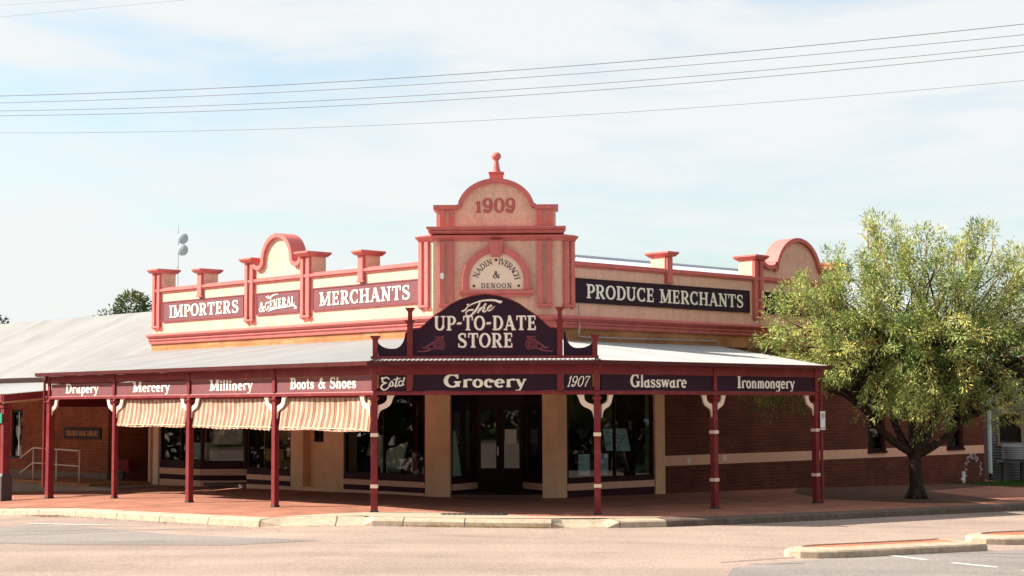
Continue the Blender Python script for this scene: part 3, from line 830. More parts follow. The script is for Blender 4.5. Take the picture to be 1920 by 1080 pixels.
# pilasters: wide ones with two raised strips, slim ones with one
def pilaster(fr, xc, wide, lit_side=0):
    m = MB()
    hw = .20 if wide else .12
    zb = 4.37 if wide else 5.14
    zt = 5.93 if wide else 5.80
    m.box(xc - hw, xc + hw, -.035, .0, zb + .12, zt)
    if wide:
        for k in (-1, 1):
            m.box(xc + k * .125 - .062, xc + k * .125 + .062, -.085, -.036, zb + .06, zt)
            m.slab([(xc + k * .125 - .06, zb + .06), (xc + k * .125 + .06, zb + .06), (xc + k * .125 + .03, zb - .04), (xc + k * .125 - .03, zb - .04)], -.083, -.037)
        m.box(xc - hw - .01, xc + hw + .01, -.095, -.001, zb + .0, zb + .055)
    else:
        m.box(xc - .10, xc + .10, -.09, -.036, zb + .05, zt)
        m.box(xc - .13, xc + .13, -.10, -.001, zb, zb + .05)
    m.build('pilaster', M_TRIM, store, fr, bevel=.006)
    # pier above the coping, rendered, with moulded cap
    MB().box(xc - hw + .015, xc + hw - .015, .0, .46, 5.50, zt).build('parapet_pier', M_RENDER, store, fr)
    c = MB()
    c.frustum(xc, .18, zt + .0, zt + .075, hw + .02, .32, hw + .09, .39)
    c.box(xc - hw - .09, xc + hw + .09, -.21, .57, zt + .0755, zt + .12)
    c.build('pier_cap', M_TRIM, store, fr, bevel=.006)
for x in (-12.1, -7.48, -5.0): pilaster(WL, x, True)
for x in (-9.85, -2.72): pilaster(WL, x, False)
for x in (7.48, 11.0): pilaster(WR, x, True)
pilaster(WR, 3.92, False)

# scrolled gables between the pilasters
def scroll(fr, xl, xr):
    w = xr - xl
    c = (xl + xr) / 2
    pts = []
    r = w * .315
    zc = 6.58 - r
    sw = (w / 2 - r)
    # from the left pier cap down into the hollow and up over the crown
    left = [(xl, 5.96)] + [(xl + sw * .5 - math.cos(R(a)) * sw * .5, 5.93 - math.sin(R(a)) * .16) for a in range(0, 181, 18)]
    left = [(x, z) for x, z in left]
    arch = [(c - r * math.cos(R(a)), zc + r * math.sin(R(a))) for a in range(4, 177, 8)]
    rise = [(left[-1][0], left[-1][1])]
    right = [(2 * c - x, z) for x, z in reversed(left)]
    top = left + arch + right
    body = [(xl, 5.50)] + [(x, z) for x, z in top] + [(xr, 5.50)]
    MB().slab(body, .0, .28).build('scroll_gable', M_RENDER, store, fr)
    inn, out = [], []
    n = len(top)
    for i, p in enumerate(top):
        a = Vector(top[max(i - 1, 0)]); b = Vector(top[min(i + 1, n - 1)])
        d = (b - a).normalized(); nn = Vector((-d.y, d.x))
        q = Vector(p)
        inn.append(tuple(q - nn * .065)); out.append(tuple(q + nn * .045))
    MB().band(inn, out, -.09, .40).build('gable_moulding', M_TRIM, store, fr)
scroll(WL, -7.27, -5.21)
scroll(WR, 7.69, 10.79)
# tower at the corner
plan = [at(WL, -.5, -.06), at(WL, -.025, -.06), at(WR, .025, -.06), at(WR, .54, -.06), at(WR, .54, .9), at(WL, -.5, .9)]
MB().prism([p[:2] for p in plan], 4.1, 6.02).build('tower_wall', M_RENDER, store)
tp = [at(WL, -.52, -.06)[:2], at(WL, -.025, -.06)[:2], at(WR, .025, -.06)[:2], at(WR, .56, -.06)[:2]]
MB().sweep(tp, [(-.3, 5.94), (.03, 5.94), (.05, 5.98), (.12, 6.03), (.14, 6.06), (.0, 6.10), (-.3, 6.10)]).build('tower_cornice', M_TRIM, store)
m = MB()
m.box(-1.52, 1.55, -.18, .6, 6.103, 6.13)
m.box(-1.56, 1.59, -.23, .6, 6.1305, 6.16)
m.frustum(.015, .19, 6.1605, 6.22, 1.50, .38, 1.60, .46)
m.box(-1.60, 1.63, -.28, .65, 6.2205, 6.255)
m.build('tower_cornice', M_TRIM, store, WC)
# paired strips on the corner face and single ones on its returns
for x in (-1.24, -1.03, 1.025, 1.245):
    m = MB()
    m.box(x - .062, x + .062, -.13, -.061, 4.46, 5.93)
    m.slab([(x - .06, 4.46), (x + .06, 4.46), (x + .03, 4.36), (x - .03, 4.36)], -.125, -.061)
    m.build('pilaster', M_TRIM, store, WC, bevel=.005)
for fr, xs in ((WL, (-.42, -.20)), (WR, (.22, .44))):
    for x in xs:
        m = MB()
        m.box(x - .062, x + .062, -.13, -.061, 4.46, 5.93)
        m.slab([(x - .06, 4.46), (x + .06, 4.46), (x + .03, 4.36), (x - .03, 4.36)], -.125, -.061)
        m.build('pilaster', M_TRIM, store, fr, bevel=.005)
for fr, a, b in ((WC, -1.33, -.94), (WC, .94, 1.34), (WL, -.5, -.12), (WR, .13, .53)):
    MB().box(a, b, -.145, -.062, 4.40, 4.455).build('pilaster_foot', M_TRIM, store, fr, bevel=.005)
# attic with the date
att = [(-1.38, 6.256), (1.40, 6.256), (1.40, 6.70)] + [(.86, 6.70)] + [(.01 + .83 * math.cos(R(a)), 6.66 + .68 * math.sin(R(a))) for a in range(6, 175, 6)] + [(-.84, 6.70), (-1.38, 6.70)]
MB().slab(att, -.02, .5).build('attic', M_RENDER, store, WC)
apts = [(-1.45, 6.735), (-.93, 6.735)] + [(.01 - .86 * math.cos(R(a)), 6.66 + .695 * math.sin(R(a))) for a in range(8, 173, 5)] + [(.95, 6.735), (1.46, 6.735)]
inn, out = [], []
for i, p in enumerate(apts):
    a = Vector(apts[max(i - 1, 0)]); b = Vector(apts[min(i + 1, len(apts) - 1)])
    d = (b - a).normalized(); nn = Vector((-d.y, d.x)); q = Vector(p)
    inn.append(tuple(q - nn * .06)); out.append(tuple(q + nn * .045))
MB().band(inn, out, -.10, .56).build('attic_moulding', M_TRIM, store, WC)
for x in (-1.24, -1.03, 1.025, 1.245):
    MB().box(x - .062, x + .062, -.085, -.021, 6.257, 6.668).build('attic_strip', M_TRIM, store, WC, bevel=.005)
m = MB()
text(m, '1', -.40, 6.605, .27, .15, y=-.027, bold=1.3)
text(m, '909', .085, 6.60, .34, .76, y=-.027, bold=1.3, sp=.10)
dl_ = m.build('date_lettering', M_REDLET, store, WC, recalc=False)
m = MB()
text(m, '909', .085, 6.60, .34, .76, y=-.034, bold=.38, sp=.10)
text(m, '1', -.40, 6.605, .27, .15, y=-.034, bold=.38)
m.build('inline', M_TRIM, dl_, WC, recalc=False)
fin = MB()
fin.box(-.15, .17, .08, .40, 7.36, 7.54)
fin.box(-.17, .19, .06, .42, 7.5405, 7.575)
fin.lathe(.01, .24, [(.115, 7.576), (.105, 7.60), (.085, 7.66), (.05, 7.86), (.07, 7.875), (.045, 7.89)], 20)
fo = fin.build('finial', M_TRIM, store, WC, bevel=.004)
MB().lathe(.01, .24, [(.015 + .098 * math.sin(R(a)) - .02 * abs(math.cos(R(a))) ** 6, 7.965 - .098 * math.cos(R(a))) for a in range(8, 180, 12)], 24).build('finial_ball', M_TRIM, fo, WC, smooth=True)
# arched name panel
pan = [(-.62, 4.80)] + [(.015 - .635 * math.cos(R(a)), 5.02 + .64 * math.sin(R(a))) for a in range(0, 181, 6)] + [(.65, 4.80)]
npn = MB().slab(pan, -.085, -.05).build('name_panel', M_PINK, store, WC)
inn = [(-.615, 4.79)] + [(.015 - .63 * math.cos(R(a)), 5.02 + .635 * math.sin(R(a))) for a in range(0, 181, 6)] + [(.645, 4.79)]
out = [(-.77, 4.79)] + [(.015 - .785 * math.cos(R(a)), 5.02 + .79 * math.sin(R(a))) for a in range(0, 181, 6)] + [(.80, 4.79)]
MB().band(inn, out, -.15, -.05).build('arch_moulding', M_TRIM, store, WC, bevel=.01)
MB().slab([(-.10, 5.56), (.13, 5.56), (.19, 5.935), (-.16, 5.935)], -.21, -.05).build('keystone', M_TRIM, store, WC, bevel=.01)
m = MB(); m.box(-.86, .89, -.17, -.05, 4.70, 4.785); m.box(-.80, .83, -.14, -.05, 4.64, 4.6995); m.build('panel_sill', M_TRIM, store, WC, bevel=.008)
m = MB()
def on_arc(s, a0, a1, rad, cz, hgt):
    tot = text_width(s, .18)
    pen = 0
    for c in s:
        g, adv = GL[c]
        ang = R(a0 + (a1 - a0) * ((pen + adv / 2) / tot))
        def fn(gx, gy, d, ang=ang, adv=adv):
            lx = (gx - adv / 2) * hgt * 1.0; ly = gy * hgt
            r = rad + ly
            return (.015 + r * math.cos(ang) + lx * math.sin(ang), -.088 - d, cz + r * math.sin(ang) - lx * math.cos(ang))
        strokes(m, g, fn, .82)
        pen += adv + .18
on_arc('NADIN', 165, 102, .43, 4.96, .135)
on_arc('IVERACH', 83, 10, .43, 4.96, .135)
text(m, '&', .015, 5.06, .17, .17, y=-.088)
text(m, 'DENOON', .015, 4.835, .115, .72, y=-.088, sp=.16, bold=.9)
for dx, dz in ((-.505, 4.885), (.535, 4.885), (.01, 5.485)):
    ribbon(m, arc(dx, dz, .016, .016, 0, 360, 12), [.033] * 13, lambda a, b, d: (a, -.088 - d, b), 0.0)
m.build('name_lettering', M_INK, npn, WC, recalc=False)

# roofs behind the parapets
def corrugated(mb, x0, x1, p0, p1, amp=.012, pitch=.10, step=6, clip=None):
    """sheet in a frame: p0=(y,z) low edge, p1=(y,z) high edge; clip(x)->(u0,u1) trims a column"""
    n = max(2, int((x1 - x0) / pitch * step))
    base = len(mb.v)
    vs = []; fs = []
    dy, dz = p1[0] - p0[0], p1[1] - p0[1]
    L_ = math.hypot(dy, dz); ny, nz_ = -dz / L_, dy / L_
    for i in range(n + 1):
        x = x0 + (x1 - x0) * i / n
        u0, u1 = clip(x) if clip else (0, 1)
        a = amp * math.sin(2 * math.pi * x / pitch)
        for u in (u0, u1):
            vs.append((x, p0[0] + dy * u + ny * a, p0[1] + dz * u + nz_ * a))
    for i in range(n):
        fs.append((2 * i, 2 * i + 2, 2 * i + 3, 2 * i + 1))
    mb.add(vs, fs)
m = MB()
corrugated(m, 1.5, 18.4, (.7, 4.9), (4.0, 6.13), pitch=.15, step=5, amp=.02)
corrugated(m, 1.5, 18.4, (8, 4.6), (4.0, 6.13), pitch=.15, step=4, amp=.02)
rf = m.build('roof', M_ZINC2, store, WR, recalc=False)
MB().tube([(1.5, 4.0, 6.15), (18.4, 4.0, 6.15)], .05, 8).build('ridge_cap', M_ZINC2, rf, WR)
m = MB()
corrugated(m, -9.9, -3.0, (2.2, 5.0), (4.6, 6.18), pitch=.15, step=4, amp=.02, clip=lambda x: (0, max(.05, min(1, (x + 9.9) / .6, (-3.0 - x) / 5.0))))
m.build('roof', M_ZINC2, store, WL, recalc=False)
slab_pts = [at(WL, 0, .29)[:2], at(WR, 0, .29)[:2], at(WR, 18.59, .29)[:2], at(WR, 18.59, 9)[:2], at(WC, 1, 17)[:2], at(WL, -12.39, 12)[:2], at(WL, -12.39, .29)[:2]]
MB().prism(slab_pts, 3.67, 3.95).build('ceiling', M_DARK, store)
m = MB()
m.box(-12.39, -12.1, .31, 12, -.6, 3.66)
m.build('side_wall', M_BRICK_N, store, WL)
MB().box(18.3, 18.6, .31, 9, -.6, 3.66).build('side_wall', M_BRICK, store, WR)
MB().box(-12.39, -12.1, .29, 11.9, 3.96, 5.2).build('side_parapet', M_BRICK_N, store, WL)
# rooms: floor and back walls
MB().prism([at(WL, 0, .02)[:2], at(WR, 0, .02)[:2], at(WR, 3.7, .3)[:2], at(WR, 4.6, 5)[:2], at(WC, 1, 12)[:2], at(WL, -9.5, 6)[:2], at(WL, -12.0, 5)[:2], at(WL, -12.0, .05)[:2]], -.02, .055).build('shop_floor', M_FLOOR, store)
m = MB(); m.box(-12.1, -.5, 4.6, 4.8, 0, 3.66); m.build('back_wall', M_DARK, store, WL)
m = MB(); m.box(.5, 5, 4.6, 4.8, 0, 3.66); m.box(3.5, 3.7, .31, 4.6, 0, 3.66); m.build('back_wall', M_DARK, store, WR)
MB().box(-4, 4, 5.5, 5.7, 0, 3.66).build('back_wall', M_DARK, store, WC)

# ground floor, left wing: shop windows over striped stall risers, splayed entry, niche wall
def riser(fr, x0, x1, levels, y0=0.0, y1=.14, name='stall_riser'):
    root = None
    z = levels[0][0]
    for k, (z0, z1, mm) in enumerate(levels):
        off = .012 if mm is M_STRIPE else 0
        o = MB().box(x0, x1, y0 - off, y1 + .001 * k, z0, z1).build(name if root is None else 'stall_stripe', mm, store if root is None else root, fr)
        if root is None: root = o
    return root
lev_a = [(-.3, .11, M_STRIPE), (.1105, .25, M_STALL), (.2505, .42, M_STRIPE), (.4205, .58, M_STALL)]
lev_b = [(-.3, .09, M_STRIPE), (.0905, .215, M_STALL), (.2155, .345, M_STRIPE), (.3455, .46, M_STALL)]
def window(fr, x0, x1, z0, z1, y=.05, bars=(), fw=.06, sub=True):
    m = MB()
    m.box(x0, x0 + fw, y - .03, y + .05, z0, z1); m.box(x1 - fw, x1, y - .03, y + .05, z0, z1)
    m.box(x0 + fw, x1 - fw, y - .03, y + .05, z0, z0 + fw); m.box(x0 + fw, x1 - fw, y - .03, y + .05, z1 - fw, z1)
    for b in bars: m.box(b - .022, b + .022, y - .025, y + .045, z0 + fw, z1 - fw)
    o = m.build('shop_window', M_FRAME, store, fr)
    MB().add([(x0 + fw, y + .01, z0 + fw), (x1 - fw, y + .01, z0 + fw), (x1 - fw, y + .01, z1 - fw), (x0 + fw, y + .01, z1 - fw)], [(0, 1, 2, 3)]).build('pane', M_GLASS, o, fr, recalc=False)
    return o
# end pilaster and pipe
m = MB(); m.box(-12.18, -11.92, -.05, .25, -.3, 2.549); m.build('corner_pilaster', M_PINK, store, WL, bevel=.01)
m = MB(); m.box(-12.40, -12.22, -.02, .30, -.3, 2.549); m.build('corner_pilaster', M_CREAM, store, WL, bevel=.01)
MB().tube([(-12.30, -.09, .0), (-12.30, -.09, 2.9)], .04, 8).build('downpipe', M_PINK, store, WL)
riser(WL, -11.9, -9.8, lev_a); window(WL, -11.9, -9.8, .581, 2.549, bars=(-10.85,))
# splayed side of the entry
SPL = WL @ Matrix.Translation((-9.8, 0, 0)) @ Matrix.Rotation(R(46), 4, 'Z')
riser(SPL, .02, 1.27, lev_a, name='stall_riser'); window(SPL, .02, 1.27, .581, 2.549)
SPR = WL @ Matrix.Translation((-7.6, 0, 0)) @ Matrix.Rotation(R(180 - 52), 4, 'Z')
riser(SPR, .02, 1.15, lev_a, y0=-.14, y1=0); window(SPR, .02, 1.15, .581, 2.549)
d = MB()
d.box(-8.90, -8.72, .92, 1.0, .02, 2.549); d.box(-8.30, -8.2, .92, 1.0, .02, 2.549); d.box(-8.72, -8.3, .92, 1.0, .02, .5); d.box(-8.72, -8.3, .92, 1.0, 2.1, 2.549)
dl = d.build('shop_door', M_FRAME, store, WL)
MB().add([(-8.72, .95, .5), (-8.3, .95, .5), (-8.3, .95, 2.1), (-8.72, .95, 2.1)], [(0, 1, 2, 3)]).build('pane', M_GLASS, dl, WL, recalc=False)
riser(WL, -7.6, -5.66, lev_b); window(WL, -7.6, -5.66, .461, 2.549)
# niche wall
m = MB()
m.box(-5.655, -5.13, .0, .42, -.3, 2.549); m.box(-4.27, -3.46, .0, .42, -.3, 2.549); m.box(-5.13, -4.27, .0, .42, -.3, .10)
m.build('niche_wall', M_CREAM, store, WL)
MB().box(-5.129, -4.271, .24, .42, .1005, 1.22).build('niche_panel', M_CREAM, store, WL)
m = MB(); m.box(-5.129, -5.0, .24, .42, 1.2205, 2.549); m.box(-4.40, -4.271, .24, .42, 1.2205, 2.549); m.box(-5.0, -4.40, .24, .42, 2.3, 2.549); m.build('niche_panel', M_CREAM, store, WL)
m = MB(); m.box(-4.995, -4.93, .26, .34, 1.2215, 2.295); m.box(-4.47, -4.405, .26, .34, 1.2215, 2.295); m.box(-4.93, -4.47, .26, .34, 1.2215, 1.29); m.box(-4.93, -4.47, .26, .34, 2.23, 2.295)
nw = m.build('niche_window', M_FRAME, store, WL)
MB().add([(-4.93, .31, 1.29), (-4.47, .31, 1.29), (-4.47, .31, 2.23), (-4.93, .31, 2.23)], [(0, 1, 2, 3)]).build('pane', M_GLASS, nw, WL, recalc=False)
riser(WL, -3.455, -.39, lev_b); window(WL, -3.455, -.39, .461, 2.549, bars=(-1.95,))
# corner columns either side of the recessed door
m = MB().prism([at(WL, -.385, 0)[:2], at(WL, 0, 0)[:2], at(WC, -1.07, 0)[:2], at(WC, -1.07, .45)[:2], at(WL, -.385, .45)[:2]], -.3, 2.549); m.build('column', M_CREAM, store, bevel=.01)
m = MB().prism([at(WC, 1.06, 0)[:2], at(WR, 0, 0)[:2], at(WR, .33, 0)[:2], at(WR, .33, .45)[:2], at(WC, 1.06, .45)[:2]], -.3, 2.549); m.build('column', M_CREAM, store, bevel=.01)
# recessed entrance: splayed side windows with a cream sill, double door
lev_c = [(-.3, .14, M_STALL), (.1405, .29, M_STRIPE), (.2905, .40, M_STALL)]
CL = WC @ Matrix.Translation((-1.05, .46, 0)) @ Matrix.Rotation(R(62), 4, 'Z')
CR = WC @ Matrix.Translation((.58, 1.5, 0)) @ Matrix.Rotation(R(-62), 4, 'Z')
riser(CL, .0, 1.14, lev_c); window(CL, .0, 1.14, .401, 2.549)
riser(CR, .0, 1.14, lev_c); window(CR, .0, 1.14, .401, 2.549)
for x0, x1 in ((-.515, .03), (.04, .585)):
    m = MB()
    m.box(x0, x0 + .09, 1.48, 1.54, .06, 2.12); m.box(x1 - .09, x1, 1.48, 1.54, .06, 2.12); m.box(x0 + .09, x1 - .09, 1.48, 1.54, .06, .62); m.box(x0 + .09, x1 - .09, 1.48, 1.54, 2.0, 2.12)
    o = m.build('door', M_FRAME, store, WC)
    MB().add([(x0 + .09, 1.51, .62), (x1 - .09, 1.51, .62), (x1 - .09, 1.51, 2.0), (x0 + .09, 1.51, 2.0)], [(0, 1, 2, 3)]).build('pane', M_GLASS, o, WC, recalc=False)
    hx = x1 - .045 if x0 < 0 else x0 + .045
    if x0 < 0:
        MB().box(hx - .012, hx + .012, 1.42, 1.479, .93, 1.13).build('handle', M_STEEL, o, WC)
m = MB(); m.box(-.56, .63, 1.47, 1.55, 2.125, 2.20); m.box(-.56, .63, 1.49, 1.53, 2.2005, 2.549); m.build('transom', M_FRAME, store, WC)
# right wing shop window
lev_d = [(-.3, .14, M_STALL), (.1405, .30, M_STRIPE), (.3005, .375, M_STALL)]
riser(WR, .335, 3.355, lev_d); window(WR, .335, 3.355, .376, 2.549, bars=(2.0,))
MB().box(3.36, 3.72, -.04, .3, -.3, 2.548).build('corner_pilaster', M_CREAM, store, WR, bevel=.01)
# painted band along the brick, tall side windows
bandm = MB()
xs = [3.73, 12.38, 13.33, 14.4, 15.35, 16.48, 17.47, 18.59]
for a, b in ((3.73, 12.38), (13.33, 14.4), (15.35, 16.48), (17.47, 18.59)):
    bandm.box(a, b, -.006, .05, .62, .87)
for a, b in ((12.38, 13.33), (14.4, 15.35), (16.48, 17.47)): bandm.box(a, b, -.006, .05, .62, .74)
bandm.build('painted_band', M_STRIPE, store, WR)
for (a, b, z0, z1) in wins:
    m = MB()
    m.box(a - .04, b + .04, -.05, .28, .745, .80); w_ = m.build('side_window', M_FRAME, store, WR)
    m = MB()
    m.box(a, a + .07, .10, .16, z0, z1); m.box(b - .07, b, .10, .16, z0, z1); m.box(a + .07, b - .07, .10, .16, z1 - .07, z1); m.box(a + .07, b - .07, .10, .16, z0, z0 + .07); m.box(a + .07, b - .07, .11, .15, 1.74, 1.79)
    m.build('sash', M_FRAME, w_, WR)
    MB().add([(a + .07, .13, z0 + .07), (b - .07, .13, z0 + .07), (b - .07, .13, z1 - .07), (a + .07, .13, z1 - .07)], [(0, 1, 2, 3)]).build('pane', M_GLASS, w_, WR, recalc=False)
    MB().box(a - .1, b + .1, .34, .36, z0 - .1, z1 + .1).build('blind_behind', M_DARK, w_, WR)
# chalky arch mark on the brick near the far end
m = MB()
for i in range(70):
    a = R(random.uniform(-25, 205)); r = .46 + random.gauss(0, .05)
    x = 17.95 + r * math.cos(a) * .95; z = .12 + r * math.sin(a) * .9
    s = random.uniform(.02, .05)
    m.add([(x + s * math.cos(q) * random.uniform(.6, 1.2), -.004 - i * .00002, z + s * math.sin(q) * random.uniform(.6, 1.2)) for q in np.linspace(0, 5.2, 6)], [tuple(range(6))])
m.build('faded_arch_mark', M_LAV, store, WR, recalc=False)
m = MB()
for x, z in ((4.65, .72), (6.05, .76), (10.05, .72)):
    m.add([(x + .06 * math.cos(q) * (1 + .3 * math.sin(3 * q)), -.009, z + .09 * math.sin(q)) for q in np.linspace(0, 5.8, 12)], [tuple(range(12))])
m.build('scuffed_plaster', M_WHITE, store, WR, recalc=False)
m = MB(); m.add([(-1.245 + .045 * math.cos(q), -.134, 5.12 + .09 * math.sin(q) * (1 + .2 * math.cos(2 * q))) for q in np.linspace(0, 5.8, 14)], [tuple(range(14))]); m.build('bare_plaster_patch', M_WHITE, store, WC, recalc=False)
MB().tube([(18.75, -.12, 0), (18.75, -.12, 3.2)], .06, 10).build('downpipe', M_PIPE, store, WR)
MB().tube([(.62, -.12, 4.5), (.64, -.12, 4.05), (.52, -.25, 3.93), (.45, -.28, 3.80), (.50, -.25, 3.72), (.8, -.12, 3.71), (5.6, -.10, 3.74), (5.75, -.10, 3.70), (5.78, -.12, 3.60)], .018, 6).build('conduit', M_ZINC, store, WR)

# ------------------------------------------------------------------ verandah
ver = thing('verandah', 'corner verandah with red posts, red fascia beams and pale corrugated roof', 'verandah', at(VC, 0, 0))
ZF0, ZF1 = 2.32, 2.97
# roof planes
def clipL(x):
    u0 = 0.0 if x >= -13.39 else (-13.39 - x) / 2.51
    u1 = 1.0 if x <= -3.51 else -x / 3.51
    return (min(u0, u1), u1)
def clipR(x):
    u0 = 0.0 if x <= 7.43 else (x - 7.43) / 1.9
    u1 = 1.0 if x >= 3.53 else x / 3.53
    return (min(u0, u1), u1)
def clipC(x):
    return (0.0, min(1.0, (2.185 - abs(x)) / (2.185 - 1.40)))
ro = MB(); corrugated(ro, -15.89, -.001, (-.18, 2.98), (4.62, 3.71), pitch=.09, amp=.007, clip=clipL)
roL = ro.build('roof', M_ZINC, ver, VL, recalc=False)
ro = MB(); corrugated(ro, .001, 9.32, (-.18, 2.98), (4.62, 3.62), pitch=.09, amp=.007, clip=clipR)
ro.build('roof', M_ZINC, ver, VR, recalc=False)
ro = MB(); corrugated(ro, -2.18, 2.18, (-.21, 2.98), (5.75, 3.66), pitch=.09, amp=.009, clip=clipC)
ro.build('roof', M_ZINC, ver, VC, recalc=False)
for f0, f1 in ((at(VL, 0, 0, 3.0), at(WL, 0, 0, 3.70)), (at(VR, 0, 0, 3.0), at(WR, 0, 0, 3.66))):
    MB().tube([f0, f1], .05, 8).build('hip_cap', M_ZINC, ver)
vpath = [at(VL, -13.39, 0)[:2], at(VL, 0, 0)[:2], at(VR, 0, 0)[:2], at(VR, 7.43, 0)[:2]]
# gutter, beam, bottom rail swept round the corner
MB().sweep(vpath, [(.14, 2.905), (.22, 2.89), (.285, 2.905), (.295, 2.985), (.28, 2.985), (.27, 2.915), (.15, 2.92), (.15, 2.965), (.14, 2.965)]).build('gutter', M_GUTTER, ver)
MB().sweep(vpath, [(-.05, 2.72), (.045, 2.72), (.045, 2.895), (-.05, 2.895)]).build('fascia_beam', M_RED, ver)
MB().sweep(vpath, [(-.05, 2.32), (.05, 2.32), (.05, 2.375), (.035, 2.40), (-.05, 2.40)]).build('fascia_rail', M_RED, ver)
# side beams back to the wall
for fr, a, b in ((VL, (-13.35, .05), (-15.8, 4.55)), (VR, (7.39, .05), (9.2, 4.55))):
    p, q = at(fr, *a), at(fr, *b)
    dd = (q - p).normalized(); nn = Vector((-dd.y, dd.x, 0)) * .03
    MB().prism([(p + nn)[:2], (p - nn)[:2], (q - nn)[:2], (q + nn)[:2]], 2.72, 2.90).build('end_beam', M_RED, ver)
p, q = at(VL, -13.55, .45), at(VL, -15.45, 3.9)
dd = (q - p).normalized(); nn = Vector((-dd.y, dd.x, 0)) * .02
MB().prism([(p + nn)[:2], (p - nn)[:2], (q - nn)[:2], (q + nn)[:2]], 2.13, 2.60).build('end_board', M_RED, ver)
def soffit(fr, x0, x1, clip, z0, z1):  # added dark lining that cuts bounce light under the verandah roof
    m = MB(); vs = []
    n = 40
    for i in range(n + 1):
        x = x0 + (x1 - x0) * i / n
        u0, u1 = clip(x)
        for u in (u0, u1): vs.append((x, .06 + 4.5 * u, z0 + (z1 - z0) * u))
    m.add(vs, [(2 * i, 2 * i + 2, 2 * i + 3, 2 * i + 1) for i in range(n)])
    return m.build('added_lining', M_SOFFIT, ver, fr, recalc=False)
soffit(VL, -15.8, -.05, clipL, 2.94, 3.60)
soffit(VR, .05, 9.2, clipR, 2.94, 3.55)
m = MB(); m.add([at(VC, -2.1, .1, 2.94), at(VC, 2.1, .1, 2.94), at(WR, 0, -.05, 3.58), at(WL, 0, -.05, 3.58)], [(0, 1, 2, 3)]); m.build('added_lining', M_SOFFIT, ver, recalc=False)
# rafters under the sheets
for i in range(14):
    x = -12.6 + i * .98
    u1 = 4.5 if x < -3.5 else -x / 3.51 * 4.5
    if u1 > .5:
        MB().add([(x - .03, .1, 2.86), (x + .03, .1, 2.86), (x + .03, u1, 2.86 + .155 * u1), (x - .03, u1, 2.86 + .155 * u1), (x - .03, .1, 2.96), (x + .03, .1, 2.96), (x + .03, u1, 2.96 + .155 * u1), (x - .03, u1, 2.96 + .155 * u1)],
                 [(0, 3, 2, 1), (4, 5, 6, 7), (0, 1, 5, 4), (1, 2, 6, 5), (2, 3, 7, 6), (3, 0, 4, 7)]).build('rafter', M_RED, ver, VL)
# posts
POSTS = [(VL, -13.08, .16, False), (VL, -9.88, .11, False), (VL, -6.61, .13, False), (VL, -3.32, .12, False), (VC, -2.185, .125, True), (VC, 2.185, .125, True), (VR, 3.56, .125, True), (VR, 7.12, .125, True)]
def bracket(fr, x, sgn, y=0.0):
    """cream fretwork bracket beside a post"""
    top = [(.40, 2.315), (.365, 2.26), (.33, 2.16), (.27, 2.09), (.19, 2.05), (.12, 2.01), (.085, 1.94), (.07, 1.86)]
    low = [(.245, 2.315), (.25, 2.27), (.235, 2.21), (.19, 2.165), (.13, 2.14), (.075, 2.12), (.064, 2.06), (.064, 1.86)]
    a = spline(top, 4); b = spline(low, 4)
    m = MB()
    m.band([(x + sgn * p, q) for p, q in a], [(x + sgn * p, q) for p, q in b], y - .02, y + .02)
    return m.build('bracket', M_BRACK, ver, fr)
for k, (fr, x, w, banded) in enumerate(POSTS):
    p = at(fr, x, 0)
    zb = h(p.x) - .03
    m = MB()
    hw = w / 2
    m.box(x - hw, x + hw, -hw, hw, zb, 2.20)
    m.frustum(x, 0, 2.2005, 2.25, hw, hw, hw + .035, hw + .035)
    m.box(x - hw - .035, x + hw + .035, -hw - .035, hw + .035, 2.2505, 2.275)
    m.box(x - hw + .005, x + hw - .005, -hw + .005, hw - .005, 2.2755, 2.318)
    m.box(x - .052, x + .052, -.062, -.0505, 2.4005, 2.89)              # strip over the fascia
    m.box(x - .045, x + .045, -.055, -.01, 2.4, 2.72)
    po = m.build('post', M_RED, ver, fr, bevel=.008)
    MB().box(x - hw - .012, x + hw + .012, -hw - .012, hw + .012, zb, zb + .07).build('post_shoe', M_IRON, po, fr)
    if banded:
        for z in (1.54, .54):
            MB().box(x - hw - .01, x + hw + .01, -hw - .01, hw + .01, z - .035, z + .035).build('band', M_BRACK, po, fr)
bracket(VL, -13.08, 1)
for x in (-9.88, -6.61, -3.32): bracket(VL, x, -1); bracket(VL, x, 1)
bracket(VL, -.06, -1); bracket(VC, -2.185, 1); bracket(VC, 2.185, -1); bracket(VR, .06, 1)
for x in (3.56,): bracket(VR, x, -1); bracket(VR, x, 1)
bracket(VR, 7.12, -1)
# mullions between the three centre panels
for x in (-1.495, 1.47):
    MB().box(x - .055, x + .055, -.06, -.0, 2.4005, 2.7195).build('mullion', M_RED, ver, VC)
MB().tube([at(VL, -13.2, -.04, 2.9), at(VL, -13.22, -.1, 2.75), at(VL, -13.22, -.1, .1)], .035, 8).build('downpipe', M_RED, ver)

